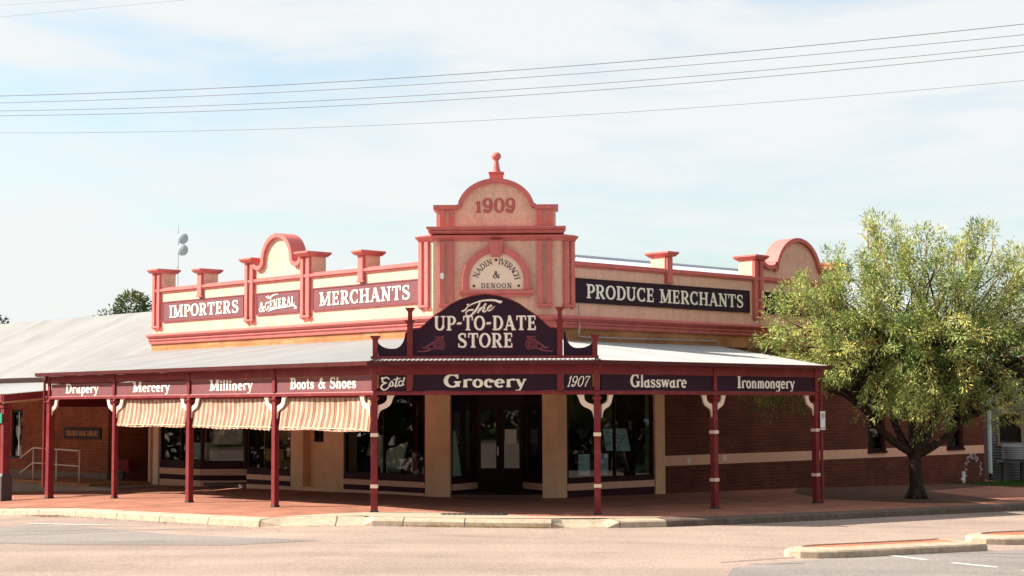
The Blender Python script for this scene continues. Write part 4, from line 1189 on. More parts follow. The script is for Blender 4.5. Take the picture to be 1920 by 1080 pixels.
# fascia name boards
def fascia(fr, x0, x1, z1, word, label, width, hgt=.24, dark=True, shear=0, first=1.04, sp=.05, bold=1.15, xoff=0, zoff=0):
    t = thing('fascia_sign', label, 'sign', at(fr, (x0 + x1) / 2, 0, 2.4), 'name boards along the verandah fascia')
    MB().box(x0, x1, -.022, .02, 2.405, z1).build('board', M_PLUM_SHADE if dark else M_PLUM_LIT, t, fr)
    m = MB()
    if callable(word): word(m)
    else: text(m, word, (x0 + x1) / 2 + xoff, 2.468 + zoff, (.225 if z1 < 2.71 else .25), width, shear=shear, first=first, sp=sp, bold=bold, y=-.026)
    m.build('lettering', M_LETTER, t, fr, recalc=False)
    return t
fascia(VL, -13.0, -9.94, 2.70, 'Drapery', 'plum fascia board lettered Drapery, at the outer end of the sunny side', 1.62, .25, False)
fascia(VL, -9.82, -6.67, 2.70, 'Mercery', 'plum fascia board lettered Mercery, next to the Drapery board', 1.62, .25, False)
fascia(VL, -6.55, -3.38, 2.70, 'Millinery', 'plum fascia board lettered Millinery, over the middle striped blind', 1.66, .25, False)
fascia(VL, -3.26, -.07, 2.70, 'Boots & Shoes', 'plum fascia board lettered Boots & Shoes, over the blind nearest the corner', 2.22, .25, False, first=1.04)
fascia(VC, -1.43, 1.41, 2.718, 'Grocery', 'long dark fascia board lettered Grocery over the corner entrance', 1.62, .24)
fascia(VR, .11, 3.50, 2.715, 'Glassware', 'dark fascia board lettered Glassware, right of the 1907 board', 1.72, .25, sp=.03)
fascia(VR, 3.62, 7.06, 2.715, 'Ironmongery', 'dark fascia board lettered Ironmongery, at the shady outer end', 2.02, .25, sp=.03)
def estd(m):
    k = .00251
    def fn(px, py, d): return (-1.835 + (px - 233) * k, -.026 - d, 2.555 - (py - 815) * k)
    for pts, w in (([(212, 786), (190, 770), (158, 782), (160, 806), (192, 812)], [10, 9, 14, 12, 9]), ([(192, 812), (158, 826), (146, 850), (172, 868), (204, 848), (222, 815)], [9, 12, 14, 11, 9, 7]),
                   ([(205, 838), (226, 800), (238, 815), (236, 836), (214, 838)], [7, 8, 12, 10, 8]), ([(276, 768), (262, 815), (258, 840), (272, 838), (288, 815)], [14, 13, 12, 8, 7]),
                   ([(240, 790), (262, 784), (300, 778)], [6, 8, 6]), ([(312, 800), (292, 800), (284, 826), (300, 836), (318, 808)], [8, 11, 12, 9, 8]), ([(330, 770), (318, 808), (312, 832), (328, 826)], [13, 13, 12, 7]),
                   ([(146, 784), (152, 772), (160, 770)], [6, 8, 6])):
        strokes(m, [('w', spline(pts), w)], fn)
fascia(VC, -2.10, -1.56, 2.715, estd, 'small dark fascia panel with script Estd at the left of the Grocery board', 0)
def y1907(m): text(m, '1907', 1.80, 2.47, .215, .42, shear=.28, y=-.026, bold=.72, sp=.04)
fascia(VC, 1.535, 2.10, 2.715, y1907, 'small dark fascia panel with italic 1907 between Grocery and Glassware', 0)

# ------------------------------------------------------------------ the big name sign above the gutter
sg = thing('name_sign', 'large dark arched sign reading The Up-To-Date Store above the corner entrance', 'sign', at(VC, 0, -.05, 3.05))
pxs = [(773.9, 617.5), (788, 616), (796, 610), (802.8, 603), (815, 593), (829, 583.8), (845, 572), (863, 563), (886, 556), (911, 552.8)]
kx = .01046
lp = [((x - 910) * kx, 4.285 + (552.8 - y) * kx) for x, y in pxs]
outl = [(-1.425, 3.085)] + [(-1.425, lp[0][1])] + lp + [(-x, z) for x, z in reversed(lp[:-1])] + [(1.41, lp[0][1]), (1.41, 3.085)]
bd = MB().slab(outl, -.075, -.035).build('board', M_PLUM_SHADE, sg, VC)
edge = outl[1:-1]
MB().band([(x, z) for x, z in edge], [(x * 1.006, z + .022) for x, z in edge], -.085, -.025).build('edge_trim', M_RED, sg, VC)
for x, zt, zm in ((-1.48, 4.02, 3.70), (1.465, 4.02, 3.70)):
    m = MB()
    m.box(x - .055, x + .055, -.11, .0, 3.06, zm); m.frustum(x, -.055, zm + .0005, zm + .07, .055, .055, .10, .10); m.box(x - .10, x + .10, -.155, .045, zm + .0705, zm + .085)
    m.box(x - .042, x + .042, -.097, -.013, zm + .0855, zt - .07); m.frustum(x, -.055, zt - .0695, zt, .042, .042, .09, .09); m.box(x - .09, x + .09, -.145, .035, zt + .0005, zt + .015)
    m.build('sign_post', M_RED, sg, VC)
for x in (-2.165, 2.15):
    m = MB(); m.box(x - .05, x + .05, -.105, -.005, 3.06, 3.40); m.frustum(x, -.055, 3.4005, 3.47, .05, .05, .095, .095); m.box(x - .095, x + .095, -.15, .04, 3.4705, 3.485)
    m.build('sign_post', M_RED, sg, VC)
for s in (-1, 1):
    sc = [(s * 2.105, 3.085)] + [(s * (2.11 - .27 + .29 * math.cos(R(a))), 3.42 - .19 * math.sin(R(a)) - .0) for a in range(12, 100, 8)] + [(s * (1.80 - .22 * math.sin(R(a))), 3.53 - .30 * math.cos(R(a))) for a in range(8, 91, 9)] + [(s * 1.535, 3.58), (s * 1.535, 3.085)]
    MB().slab(sc, -.07, -.04).build('scroll_panel', M_PLUM_SHADE, sg, VC)
m = MB()
m.box(-2.25, 2.22, -.12, .0, 3.03, 3.083); m.build('base_rail', M_RED, sg, VC)
# lettering with a red drop outline
def big_text(m, dx=0, dz=0, y=-.08):
    text(m, 'UP-TO-DATE', -.0, 3.585, .285, 2.02, y=y, dx=dx, dz=dz, bold=1.0)
    text(m, 'STORE', .0, 3.245, .285, 1.10, y=y, dx=dx, dz=dz, bold=1.0)
    k = .01046 / 9
    def fn(px, py, d): return ((840 + px / 9 - 910) * .01046 + .0 + dx, y - d, 4.285 + (552.8 - 540 - py / 9) * .01046 + dz)
    for pts, w in (([(232, 395), (290, 372), (330, 320), (352, 300), (322, 282), (360, 272)], [26, 26, 20, 22, 14, 10]), ([(330, 318), (420, 268), (560, 222), (700, 208), (800, 214), (880, 240), (918, 224)], [14, 20, 26, 30, 34, 46, 8]),
                   ([(545, 240), (500, 335), (440, 415), (372, 472), (312, 462), (308, 412), (360, 376), (432, 372)], [20, 34, 34, 26, 20, 18, 24, 30]), ([(600, 300), (640, 262), (628, 300), (545, 350), (502, 425)], [10, 14, 18, 20, 26]),
                   ([(530, 395), (590, 330), (618, 338), (590, 392), (622, 404), (664, 366)], [14, 20, 26, 28, 20, 12]), ([(664, 358), (730, 320), (738, 296), (702, 306), (668, 360), (694, 386), (740, 362), (792, 308)], [12, 14, 18, 20, 26, 22, 16, 8])):
        strokes(m, [('w', spline(pts), w)], fn)
m = MB(); big_text(m, .014, -.016, -.0765); m.build('lettering_shadow', M_SHADE, bd, VC, recalc=False)
m = MB(); big_text(m); m.build('lettering', M_LETTER, bd, VC, recalc=False)
m = MB()
for s in (-1, 1):
    def fn(a, b, d, s=s): return (s * a, -.0765 - d, b)
    sp_ = [(.92 + (.012 + .115 * i / 40) * math.cos(i * .42), 3.31 + (.012 + .115 * i / 40) * math.sin(i * .42)) for i in range(41)]
    strokes(m, [('w', sp_, [.016, .02, .024, .018])], fn)
    for pts in ([(1.0, 3.24), (1.12, 3.19), (1.28, 3.17), (1.33, 3.19)], [(1.02, 3.36), (1.10, 3.30), (1.20, 3.24), (1.25, 3.26)], [(.86, 3.42), (.82, 3.46), (.90, 3.45), (1.0, 3.46)], [(1.08, 3.22), (1.15, 3.25), (1.19, 3.22)]):
        strokes(m, [('w', spline(pts), [.022, .03, .024, .01])], fn)
m.build('scroll_ornament', M_SHADE, bd, VC, recalc=False)

# ------------------------------------------------------------------ parapet signboards
def board_sign(fr, x0, x1, label, paint, dark):
    t = thing('wall_sign', label, 'sign', at(fr, (x0 + x1) / 2, 0, 4.53), 'painted signboards on the parapet')
    b = MB().box(x0 + .02, x1 - .02, -.03, -.002, 4.55, 5.07).build('board', M_PLUM_SHADE if dark else M_PLUM_LIT, t, fr)
    m = MB()
    m.box(x0, x1, -.042, -.001, 5.07, 5.10); m.box(x0, x1, -.042, -.001, 4.52, 4.55); m.box(x0, x0 + .03, -.042, -.001, 4.55, 5.07); m.box(x1 - .03, x1, -.042, -.001, 4.55, 5.07)
    m.build('border', M_FRAME if dark else M_SHADE, t, fr)
    m = MB(); paint(m, .016, -.018, -.0315); m.build('lettering_shadow', M_INK, b, fr, recalc=False)
    m = MB(); paint(m, 0, 0, -.035); m.build('lettering', M_LETTER, b, fr, recalc=False)
board_sign(WL, -11.8, -7.77, 'plum parapet signboard reading IMPORTERS, farthest from the tower', lambda m, dx, dz, y: text(m, 'IMPORTERS', -9.72, 4.635, .34, 3.45, y=y, dx=dx, dz=dz), False)
def gen(m, dx, dz, y):
    text(m, '&', -6.93, 4.60, .26, .27, y=y, dx=dx, dz=dz)
    text(m, 'GENERAL', -6.13, 4.70, .22, 1.32, y=y, dx=dx, dz=dz, path=lambda u: .05 * u - .035 * u * u + .0, bold=.95)
    def fn(a, b, d): return (a + dx, y - d, b + dz)
    for pts in ([(-6.65, 4.60), (-6.3, 4.67), (-5.95, 4.68), (-5.6, 4.70)], [(-5.6, 4.70), (-5.48, 4.69), (-5.40, 4.64), (-5.5, 4.62)], [(-6.75, 5.0), (-6.6, 4.95), (-6.4, 5.02), (-6.2, 5.03)], [(-6.66, 5.02), (-6.58, 4.94), (-6.5, 4.93)]):
        strokes(m, [('w', spline(pts), [.012, .04, .035, .012])], fn)
board_sign(WL, -7.18, -5.29, 'small plum parapet signboard reading & GENERAL under the scrolled gable', gen, False)
board_sign(WL, -4.72, -.55, 'plum parapet signboard reading MERCHANTS, on the sunny side beside the tower', lambda m, dx, dz, y: text(m, 'MERCHANTS', -2.65, 4.635, .34, 3.55, y=y, dx=dx, dz=dz), False)
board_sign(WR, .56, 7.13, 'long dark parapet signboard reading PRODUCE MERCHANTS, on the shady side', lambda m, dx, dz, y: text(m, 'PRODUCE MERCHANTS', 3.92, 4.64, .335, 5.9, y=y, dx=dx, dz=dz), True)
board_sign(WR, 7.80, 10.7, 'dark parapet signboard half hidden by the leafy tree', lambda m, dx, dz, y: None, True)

# ------------------------------------------------------------------ striped canvas blinds
def blind(x0, x1, zb, label, seed, skew=0.0):
    t = thing('canvas_blind', label, 'blind', at(VL, (x0 + x1) / 2, .06, zb), 'striped canvas blinds under the fascia')
    r = random.Random(seed)
    n = 110; rows = 12
    vs = []; run = []
    ph = [r.uniform(0, 6.28) for _ in range(4)]
    for j in range(rows + 1):
        v = j / rows
        for i in range(n + 1):
            u = i / n
            x = x0 + (x1 - x0) * u
            amp = .006 + .009 * v
            y = .055 + amp * (.6 * math.sin(u * 62 + ph[0] + .5 * math.sin(v * 3)) + .35 * math.sin(u * 27 + ph[1] + v) + .3 * math.sin(u * 9 + ph[2])) - .10 * v + .05 * math.sin(v * math.pi) * math.sin(u * math.pi)
            z = 2.325 - (2.325 - zb) * v + skew * (u - .5) * v + .012 * v * math.sin(u * 11 + ph[3])
            if j == rows: z -= .014 * abs(math.sin(u * math.pi * (x1 - x0) / .17))
            lean = .06 * v * math.sin(u * 5 + ph[1]) 
            vs.append((x + lean * .6, y, z)); run.append(x + 20)
    fs = [(j * (n + 1) + i, j * (n + 1) + i + 1, (j + 1) * (n + 1) + i + 1, (j + 1) * (n + 1) + i) for j in range(rows) for i in range(n)]
    o = MB().add(vs, fs).build('canvas', M_CANVAS, t, VL, smooth=True, recalc=False)
    at_ = o.data.attributes.new('run', 'FLOAT', 'POINT'); at_.data.foreach_set('value', run)
    MB().tube([(x0, .05, 2.30), (x1, .05, 2.30)], .025, 8).build('roller', M_RED, t, VL)
    bt = [(x0 + (x1 - x0) * k / 20, .055 - .085, zb + .035 + skew * (k / 20 - .5)) for k in range(21)]
    MB().tube(bt, .016, 6).build('bottom_bar', M_PALEWOOD, t, VL)
blind(-9.72, -6.75, 1.665, 'striped canvas blind under the Mercery board', 1)
blind(-6.44, -3.42, 1.64, 'striped canvas blind under the Millinery board', 2, -.02)
blind(-3.14, -.12, 1.62, 'striped canvas blind under the Boots & Shoes board', 3, -.03)

# ------------------------------------------------------------------ things shown in the shop windows
def slab_board(fr, pts, y, th, name, material, parent):
    return MB().slab(pts, y, y + th).build(name, material, parent, fr)
e = thing('display_easel', 'pale picture board tilted on a thin easel in the right window', 'easel', at(WR, 2.6, .5, .4))
slab_board(WR, [(2.02, 1.55), (2.86, 1.55), (3.01, 1.00), (2.15, 1.02)], .46, .03, 'picture', M_POSTER, e)
m = MB()
for a, b in (((2.1, 1.2), (2.7, 1.22)), ((2.45, 1.0), (2.85, 1.42)), ((2.1, 1.48), (2.8, 1.35)), ((2.12, 1.40), (2.75, 1.28))):
    q = [Vector(a), Vector(b)]
    ribbon(m, [a, b], [.014, .014], lambda x, z, d: (x, .455 - d, z), 0)
m.build('line_drawing', M_INK, e, WR, recalc=False)
m = MB(); m.tube([(2.35, .52, .44), (2.45, .5, 1.05)], .018, 6); m.tube([(2.98, .52, .5), (2.8, .5, 1.05)], .018, 6); m.build('easel_leg', M_PALEWOOD, e, WR)
for (x0, x1, lab) in ((1.12, 1.50, 'blue poster card in the right window, left of the red post'), (1.87, 2.14, 'narrow blue poster card in the right window, under the easel picture')):
    t = thing('poster_card', lab, 'poster', at(WR, (x0 + x1) / 2, .4, .44), 'poster cards in the right shop window')
    slab_board(WR, [(x0, .45), (x1, .45), (x1, .96), (x0, .96)], .40, .015, 'card', M_POSTER, t)
    m = MB(); ribbon(m, spline([(x0 + .06, .62), (x0 + .16, .74), (x0 + .2, .66), (x0 + .26, .8)]), [.02] * 19, lambda x, z, d: (x, .396 - d, z), 0); m.build('print', M_WHITE, t, WR, recalc=False)
t = thing('picture_frame', 'grey photograph panel with white edges leaning behind the glass of the corner window', 'picture', at(WL, -3.3, .6, .87))
slab_board(WL, [(-3.25, .90), (-2.75, .87), (-2.55, 1.40), (-3.05, 1.42)], .6, .03, 'photo', M_GREY, t)
m = MB(); m.tube([(-2.75, .57, .87), (-2.55, .57, 1.40)], .02, 6); m.tube([(-3.25, .57, .9), (-3.05, .57, 1.42)], .012, 6); m.build('frame', M_WHITE, t, WL)
t = thing('notice_board', 'green tinted display board low in the corner window beside the red post', 'board', at(WL, -2.7, .7, .5))
slab_board(WL, [(-3.3, .55), (-2.2, .5), (-1.9, 1.25), (-3.25, .9)], .75, .03, 'panel', M_GREENBOARD, t)
t = thing('wooden_crate', 'wooden crate with a small white clock on it in the corner window', 'crate', at(WL, -1.55, .7, .5))
m = MB()
for k in range(4): m.box(-1.85, -1.35, .62, .65, .52 + k * .075, .58 + k * .075)
m.box(-1.85, -1.82, .65, .95, .52, .81); m.box(-1.38, -1.35, .65, .95, .52, .81); m.box(-1.85, -1.35, .65, .95, .80, .815); m.build('box', M_WOOD, t, WL)
t = thing('mantel_clock', 'small white faced clock standing on the wooden crate', 'clock', at(WL, -1.6, .75, .815))
m = MB(); m.tube([(-1.6, .70, .93), (-1.6, .76, .93)], .085, 20); m.box(-1.68, -1.52, .68, .78, .816, .86); m.build('case', M_PALEWOOD, t, WL)
MB().tube([(-1.6, .694, .93), (-1.6, .699, .93)], .068, 20).build('face', M_WHITE, t, WL)
t = thing('price_board', 'cream A-board leaning against the yellow column inside the corner window', 'board', at(WL, -.8, .5, .48))
slab_board(WL, [(-1.02, .50), (-.62, .52), (-.42, 1.12), (-.70, 1.10)], .42, .03, 'panel', M_PINK, t)
slab_board(WL, [(-.93, .56), (-.70, .57), (-.62, .80), (-.84, .79)], .415, .004, 'photo', M_GREY, t)
cups = [(-2.35, .1, M_WHITE), (-2.15, .08, M_WHITE), (-1.25, .11, M_REDITEM), (-1.15, .07, M_WHITE), (-2.55, .12, M_WOOD), (-1.05, .09, M_WHITE)]
names_ = ['white jug at the left of the crockery on the corner window ledge', 'small white cup between the jug and the crate', 'crimson glass vase right of the wooden crate', 'tiny white cup between crimson vase and A-board', 'brown pot farthest left on the corner window ledge', 'white cup nearest the leaning A-board']
for (x, s, mm), lab in zip(cups, names_):
    t = thing('crockery', lab, 'crockery', at(WL, x, .35, .47), 'crockery along the corner window ledge')
    MB().lathe(x, .35, [(s * .35, .48), (s * .55, .50), (s * .6, .50 + s * .5), (s * .35, .50 + s), (s * .42, .50 + s * 1.25)], 12).build('body', mm, t, WL, smooth=True)
t = thing('window_ledge', 'dark display ledge running behind the glass of the corner window', 'ledge', at(WL, -1.9, .5, .4)); MB().box(-3.4, -.45, .14, 1.3, .40, .476).build('shelf', M_FRAME, t, WL)
t = thing('window_ledge', 'dark display ledge running behind the glass of the right window', 'ledge', at(WR, 1.9, .5, .4)); MB().box(.4, 3.3, .145, 1.3, .36, .44).build('shelf', M_FRAME, t, WR)
# left windows: washing copper, goods stand, white counter, framed goods
t = thing('enamel_tub', 'white rimmed green enamel tub behind the glass at the sunny end', 'tub', at(WL, -10.6, .6, .6))
MB().lathe(-10.55, .65, [(.26, .62), (.34, .70), (.36, 1.02), (.40, 1.06), (.40, 1.10), (.34, 1.10)], 20).build('body', M_GREENBOARD, t, WL, smooth=True)
MB().lathe(-10.55, .65, [(.405, 1.07), (.42, 1.10), (.405, 1.14), (.33, 1.12)], 20).build('rim', M_WHITE, t, WL, smooth=True)
t = thing('goods_shelf', 'shelf of small dark and red goods in the window left of the niche wall', 'shelf', at(WL, -6.7, .5, .6))
m = MB(); m.box(-7.45, -5.7, .45, .75, .98, 1.01); m.box(-7.45, -5.7, .45, .75, 1.50, 1.53); m.box(-7.47, -7.44, .45, .75, .5, 1.9); m.box(-5.72, -5.69, .45, .75, .5, 1.9); m.box(-7.44, -5.72, .74, .76, .5, 1.9); sh = m.build('rack', M_PALEWOOD, t, WL)
for k in range(34):
    x = -7.38 + (k % 17) * .1; z = 1.012 if k < 17 else 1.532
    hh = random.uniform(.1, .34); r_ = random.uniform(.025, .045)
    MB().lathe(x, .55 + random.uniform(-.05, .1), [(r_, z), (r_, z + hh * .7), (r_ * .4, z + hh * .85), (r_ * .4, z + hh)], 8).build('bottle', random.choice([M_REDITEM, M_DARK, M_DARK, M_WHITE, M_INK]), t, WL, smooth=True)
MB().box(-7.35, -6.55, .42, .44, .70, .97).build('cloth', M_YELLOW, t, WL)
t = thing('white_tray', 'white display tray tilted beside the goods shelf', 'tray', at(WL, -6, .4, .8)); slab_board(WL, [(-6.35, .80), (-5.75, .95), (-5.75, 1.16), (-6.35, 1.02)], .38, .03, 'panel', M_WHITE, t)
t = thing('hanging_print', 'grey hanging print in the splayed entry window', 'picture', at(SPL, .8, .4, 1)); slab_board(SPL, [(.25, 1.08), (1.05, 1.08), (1.05, 2.1), (.25, 2.1)], .45, .02, 'sheet', M_GREY, t)
for fr_, x0, x1, lab in ((CL, .1, .5, 'pale green notice sheet inside the glass left of the entrance doors'),):
    t = thing('notice_sheet', lab, 'notice', at(fr_, .3, .1, .45)); slab_board(fr_, [(.08, .46), (.62, .46), (.36, 1.5), (.08, 1.6)], .12, .012, 'sheet', M_GREENBOARD, t)
t = thing('door_notice', 'white paper notice taped inside the entrance door glass', 'notice', at(WC, .28, 1.5, 1.2))
slab_board(WC, [(.15, 1.20), (.43, 1.20), (.43, 1.55), (.15, 1.55)], 1.495, .004, 'paper', M_WHITE, t)
m = MB()
for k in range(9): ribbon(m, [(.18, 1.50 - k * .033), (.40 - .05 * (k % 3), 1.50 - k * .033)], [.008, .008], lambda x, z, d: (x, 1.4935 - d, z), 0)
m.build('print', M_GREY, t, WC, recalc=False)

# ------------------------------------------------------------------ parking sign on its pole
t = thing('parking_sign', 'white no parking sign on a slim red pole at the shady end of the verandah', 'sign', at(VR, 7.42, -.12, h(7)))
MB().tube([(7.27, -.06, h(7) - .05), (7.27, -.06, 2.66)], .034, 10).build('pole', M_RED, t, VR)
pl = MB().box(7.18, 7.36, -.108, -.098, 1.54, 1.96).build('plate', M_WHITE, t, VR, bevel=.004)
m = MB()
def pf(a, b, d): return (a - .09, -.110 - d, b)
ribbon(m, arc(7.36, 1.86, .055, .055, 0, 360, 24), [.014] * 25, pf, 0); ribbon(m, [(7.325, 1.90), (7.395, 1.82)], [.013, .013], pf, .0006)
m.build('symbol', M_REDLET, pl, VR, recalc=False)
m = MB(); strokes(m, [('s', [(7.345, 1.83), (7.345, 1.89)], .012), ('w', arc(7.345, 1.875, .025, .017, 90, -90, 8), [.01, .01])], pf, 1, .001); ribbon(m, [(7.30, 1.585), (7.42, 1.585)], [.018, .018], pf, 0); ribbon(m, [(7.41, 1.60), (7.43, 1.585), (7.41, 1.57)], [.01, .01, .01], pf, .0004); m.build('marks', M_INK, pl, VR, recalc=False)
# dark flat bars in the paving at the corner
g = thing('dark_grate', 'dark flat grate set in the paving at the corner', 'grate', (-.75, 31.95, h(-.75)))
m = MB()
for k in range(12): m.box(-1.35 + k * .1, -1.30 + k * .1, 31.85, 32.15, h(-.7) + .004, h(-.7) + .018)
m.box(-1.4, -.1, 31.80, 31.85, h(-.7) + .004, h(-.7) + .02); m.box(-1.4, -.1, 32.15, 32.20, h(-.7) + .004, h(-.7) + .02)
m.build('bars', M_IRON, g)

# ------------------------------------------------------------------ neighbour on the left: low brick library under a long roof
lib = thing('library_building', 'low red brick library with grey dado under a long pale roof, left of the store', 'building', at(WL, -20, 2))
nw_ = [(-20.86, -20.13, .58, 2.07), (-18.68, -18.1, .58, 2.05), (-24.6, -23.8, .58, 2.07)]
mb = MB()
def holes_wall(mb, x0, x1, z0, z1, holes, y0, y1):
    xs = sorted(set([x0, x1] + [a for q in holes for a in q[:2]]))
    for a, b in zip(xs[:-1], xs[1:]):
        zz = [z0]
        for q in holes:
            if q[0] <= a + 1e-6 and q[1] >= b - 1e-6: zz += [q[2], q[3]]
        zz.append(z1)
        for c, d_ in zip(zz[0::2], zz[1::2]): mb.box(a, b, y0, y1, c, d_)
holes_wall(mb, -32, -14.78, .17, 3.1, nw_, 0, .25)
mb.box(-15.03, -14.78, .25, 4, -.6, 3.1)
lw = mb.build('brick_wall', M_BRICK_N, lib, WL)
MB().box(-32, -14.76, -.03, .24, -.35, .169).build('dado', M_DADO, lib, WL)
MB().box(-32, -14.76, -.05, .22, -.9, -.3505).build('plinth', M_BRICK_N, lib, WL)
MB().box(-14.78, -12.4, 2.6, 2.8, -.3, 3.1).build('recess_wall', M_BRICK, lib, WL)
MB().box(-14.05, -13.2, 2.52, 2.59, .02, 2.1).build('recess_door', M_DARK, lib, WL)
for (a, b, z0, z1) in nw_:
    m = MB(); m.box(a, a + .09, .03, .1, z0, z1); m.box(b - .09, b, .03, .1, z0, z1); m.box(a + .09, b - .09, .03, .1, z1 - .09, z1); m.box(a - .04, b + .04, -.04, .1, z0 - .06, z0)
    w_ = m.build('window', M_FRAME, lib, WL)
    MB().add([(a + .09, .07, z0), (b - .09, .07, z0), (b - .09, .07, z1 - .09), (a + .09, .07, z1 - .09)], [(0, 1, 2, 3)]).build('pane', M_GLASS, w_, WL, recalc=False)
    MB().box(a, b, .26, .28, z0 - .1, z1 + .1).build('blind_behind', M_DARK, w_, WL)
m = MB(); corrugated(m, -45, -12.75, (-.35, 3.05), (5, 5.42), pitch=.16, step=4, amp=.012)
corrugated(m, -45, -12.75, (10.3, 3.05), (5, 5.42), pitch=.4, step=2, amp=.012)
rfo = m.build('roof', M_ZINC_L, lib, WL, recalc=False)
m = MB(); m.box(-45, -12.75, -.47, -.36, 2.96, 3.06); m.build('gutter', M_FRAME, rfo, WL)
m = MB(); m.box(-45, -12.76, -.34, -.30, 2.80, 2.99); m.build('fascia', M_PALEWOOD, rfo, WL)
MB().add([(-12.8, -.3, 2.9), (-12.8, 10, 2.9), (-12.8, 5, 5.38)], [(0, 1, 2)]).build('gable', M_BRICK_N, lib, WL, recalc=False)
ls = thing('library_sign', 'small dark board with gold lettering on the brick wall behind the handrail', 'sign', at(WL, -16.25, 0, 1.2))
b = MB().box(-17.35, -15.15, -.05, -.002, 1.17, 1.52).build('board', M_FRAME, ls, WL)
m = MB(); text(m, 'CHILDREN BOOK LIBRARY', -16.25, 1.27, .15, 1.95, y=-.053, bold=.9); m.build('lettering', mat('dull gold paint', (0.8, 0.42, 0.15), .5, .1, 6), b, WL, recalc=False)
# library verandah
lv = thing('library_verandah', 'lean-to verandah with white roof, red barge and one plinthed post, far left', 'verandah', at(VL, -14.25, -.64, -.3))
m = MB(); corrugated(m, -32, -14.05, (-.75, 2.46), (4.6, 2.93), pitch=.12, step=4, amp=.012); m.build('roof', M_ZINC, lv, VL, recalc=False)
m = MB(); m.add([(-14.1, -.8, 2.27), (-14.05, -.8, 2.27), (-14.05, 4.6, 2.74), (-14.1, 4.6, 2.74), (-14.1, -.8, 2.44), (-14.05, -.8, 2.44), (-14.05, 4.6, 2.91), (-14.1, 4.6, 2.91)], [(0, 3, 2, 1), (4, 5, 6, 7), (0, 1, 5, 4), (1, 2, 6, 5), (2, 3, 7, 6), (3, 0, 4, 7)]); m.build('barge_board', M_RED, lv, VL)
m = MB(); m.add([(-14.1, -.8, 2.22), (-14.06, -.8, 2.22), (-14.06, 4.6, 2.69), (-14.1, 4.6, 2.69), (-14.1, -.8, 2.268), (-14.06, -.8, 2.268), (-14.06, 4.6, 2.738), (-14.1, 4.6, 2.738)], [(0, 3, 2, 1), (4, 5, 6, 7), (0, 1, 5, 4), (1, 2, 6, 5), (2, 3, 7, 6), (3, 0, 4, 7)]); m.build('trim_strip', M_PALEWOOD, lv, VL)
m = MB(); m.box(-32, -14.11, -.82, -.72, 2.24, 2.44); m.build('front_beam', M_RED, lv, VL)
m = MB(); m.box(-14.34, -14.16, -.73, -.55, -.4, 2.1); m.box(-14.37, -14.13, -.76, -.52, 2.1005, 2.23); lp_ = m.build('post', M_RED, lv, VL, bevel=.02)
m = MB(); m.box(-14.40, -14.10, -.79, -.49, -.5, .36); m.frustum(-14.25, -.64, .3605, .44, .15, .15, .10, .10); m.build('plinth', M_BLACKPLINTH, lv, VL, bevel=.01)
t = thing('street_sign', 'small green and white plate fixed to the far left verandah post', 'sign', at(VL, -14.4, -.77, 1.8))
pl = MB().box(-15.3, -14.17, -.775, -.76, 1.72, 1.98).build('plate', M_GREEN, t, VL)
m = MB(); m.box(-15.25, -14.3, -.779, -.7755, 1.79, 1.90); m.build('white_stripe', M_WHITE, pl, VL)
# raised porch and handrail
pf_ = thing('brick_porch', 'raised porch slab with orange brick edge in front of the library wall', 'porch', at(WL, -14, -1))
m = MB(); m.prism([(-17.4, -1.75), (-11.0, -2.0), (-11.0, -.1), (-17.4, -.1)], -.5, -.06); m.build('base', M_DADO, pf_, WL)
m = MB(); m.prism([(-17.45, -1.80), (-12.3, -1.98), (-12.3, -.08), (-17.45, -.08)], -.0595, .0); m.build('brick_edge', M_BRICK_T, pf_, WL)
hr = thing('handrail', 'white tubular steel handrail with three uprights on the library porch', 'handrail', at(WL, -15, -1.6))
m = MB()
m.tube([(-17.1, -1.6, .62), (-16.3, -1.6, .94), (-13.5, -1.68, .90)], .022, 8); m.tube([(-17.1, -1.6, .18), (-16.3, -1.6, .50), (-13.5, -1.68, .46)], .018, 8)
m.build('rail', M_WHITE, hr, WL, smooth=True)
for x in (-16.25, -14.85, -13.52):
    MB().tube([(x, -1.62, -.01), (x, -1.62, .92)], .02, 8).build('upright', M_WHITE, hr, WL, smooth=True)
# barrow parked in the recess
t = thing('wheelbarrow', 'dark red wheelbarrow parked in the shaded recess beside the library', 'barrow', at(WL, -13.2, -.3, 0))
m = MB(); m.frustum(-13.2, -.2, .30, .62, .22, .16, .38, .28); m.build('tray', M_RED, t, WL)
m = MB(); m.tube([(-13.6, -.35, .18), (-13.2, -.35, .32), (-12.75, -.35, .62)], .018, 6); m.tube([(-13.6, -.05, .18), (-13.2, -.05, .32), (-12.75, -.05, .62)], .018, 6); m.tube([(-12.95, -.35, .5), (-12.9, -.35, .02)], .016, 6); m.tube([(-12.95, -.05, .5), (-12.9, -.05, .02)], .016, 6); m.build('frame', M_IRON, t, WL)
MB().tube([(-13.65, -.23, .18), (-13.65, -.17, .18)], .17, 18).build('wheel', M_IRON, t, WL)

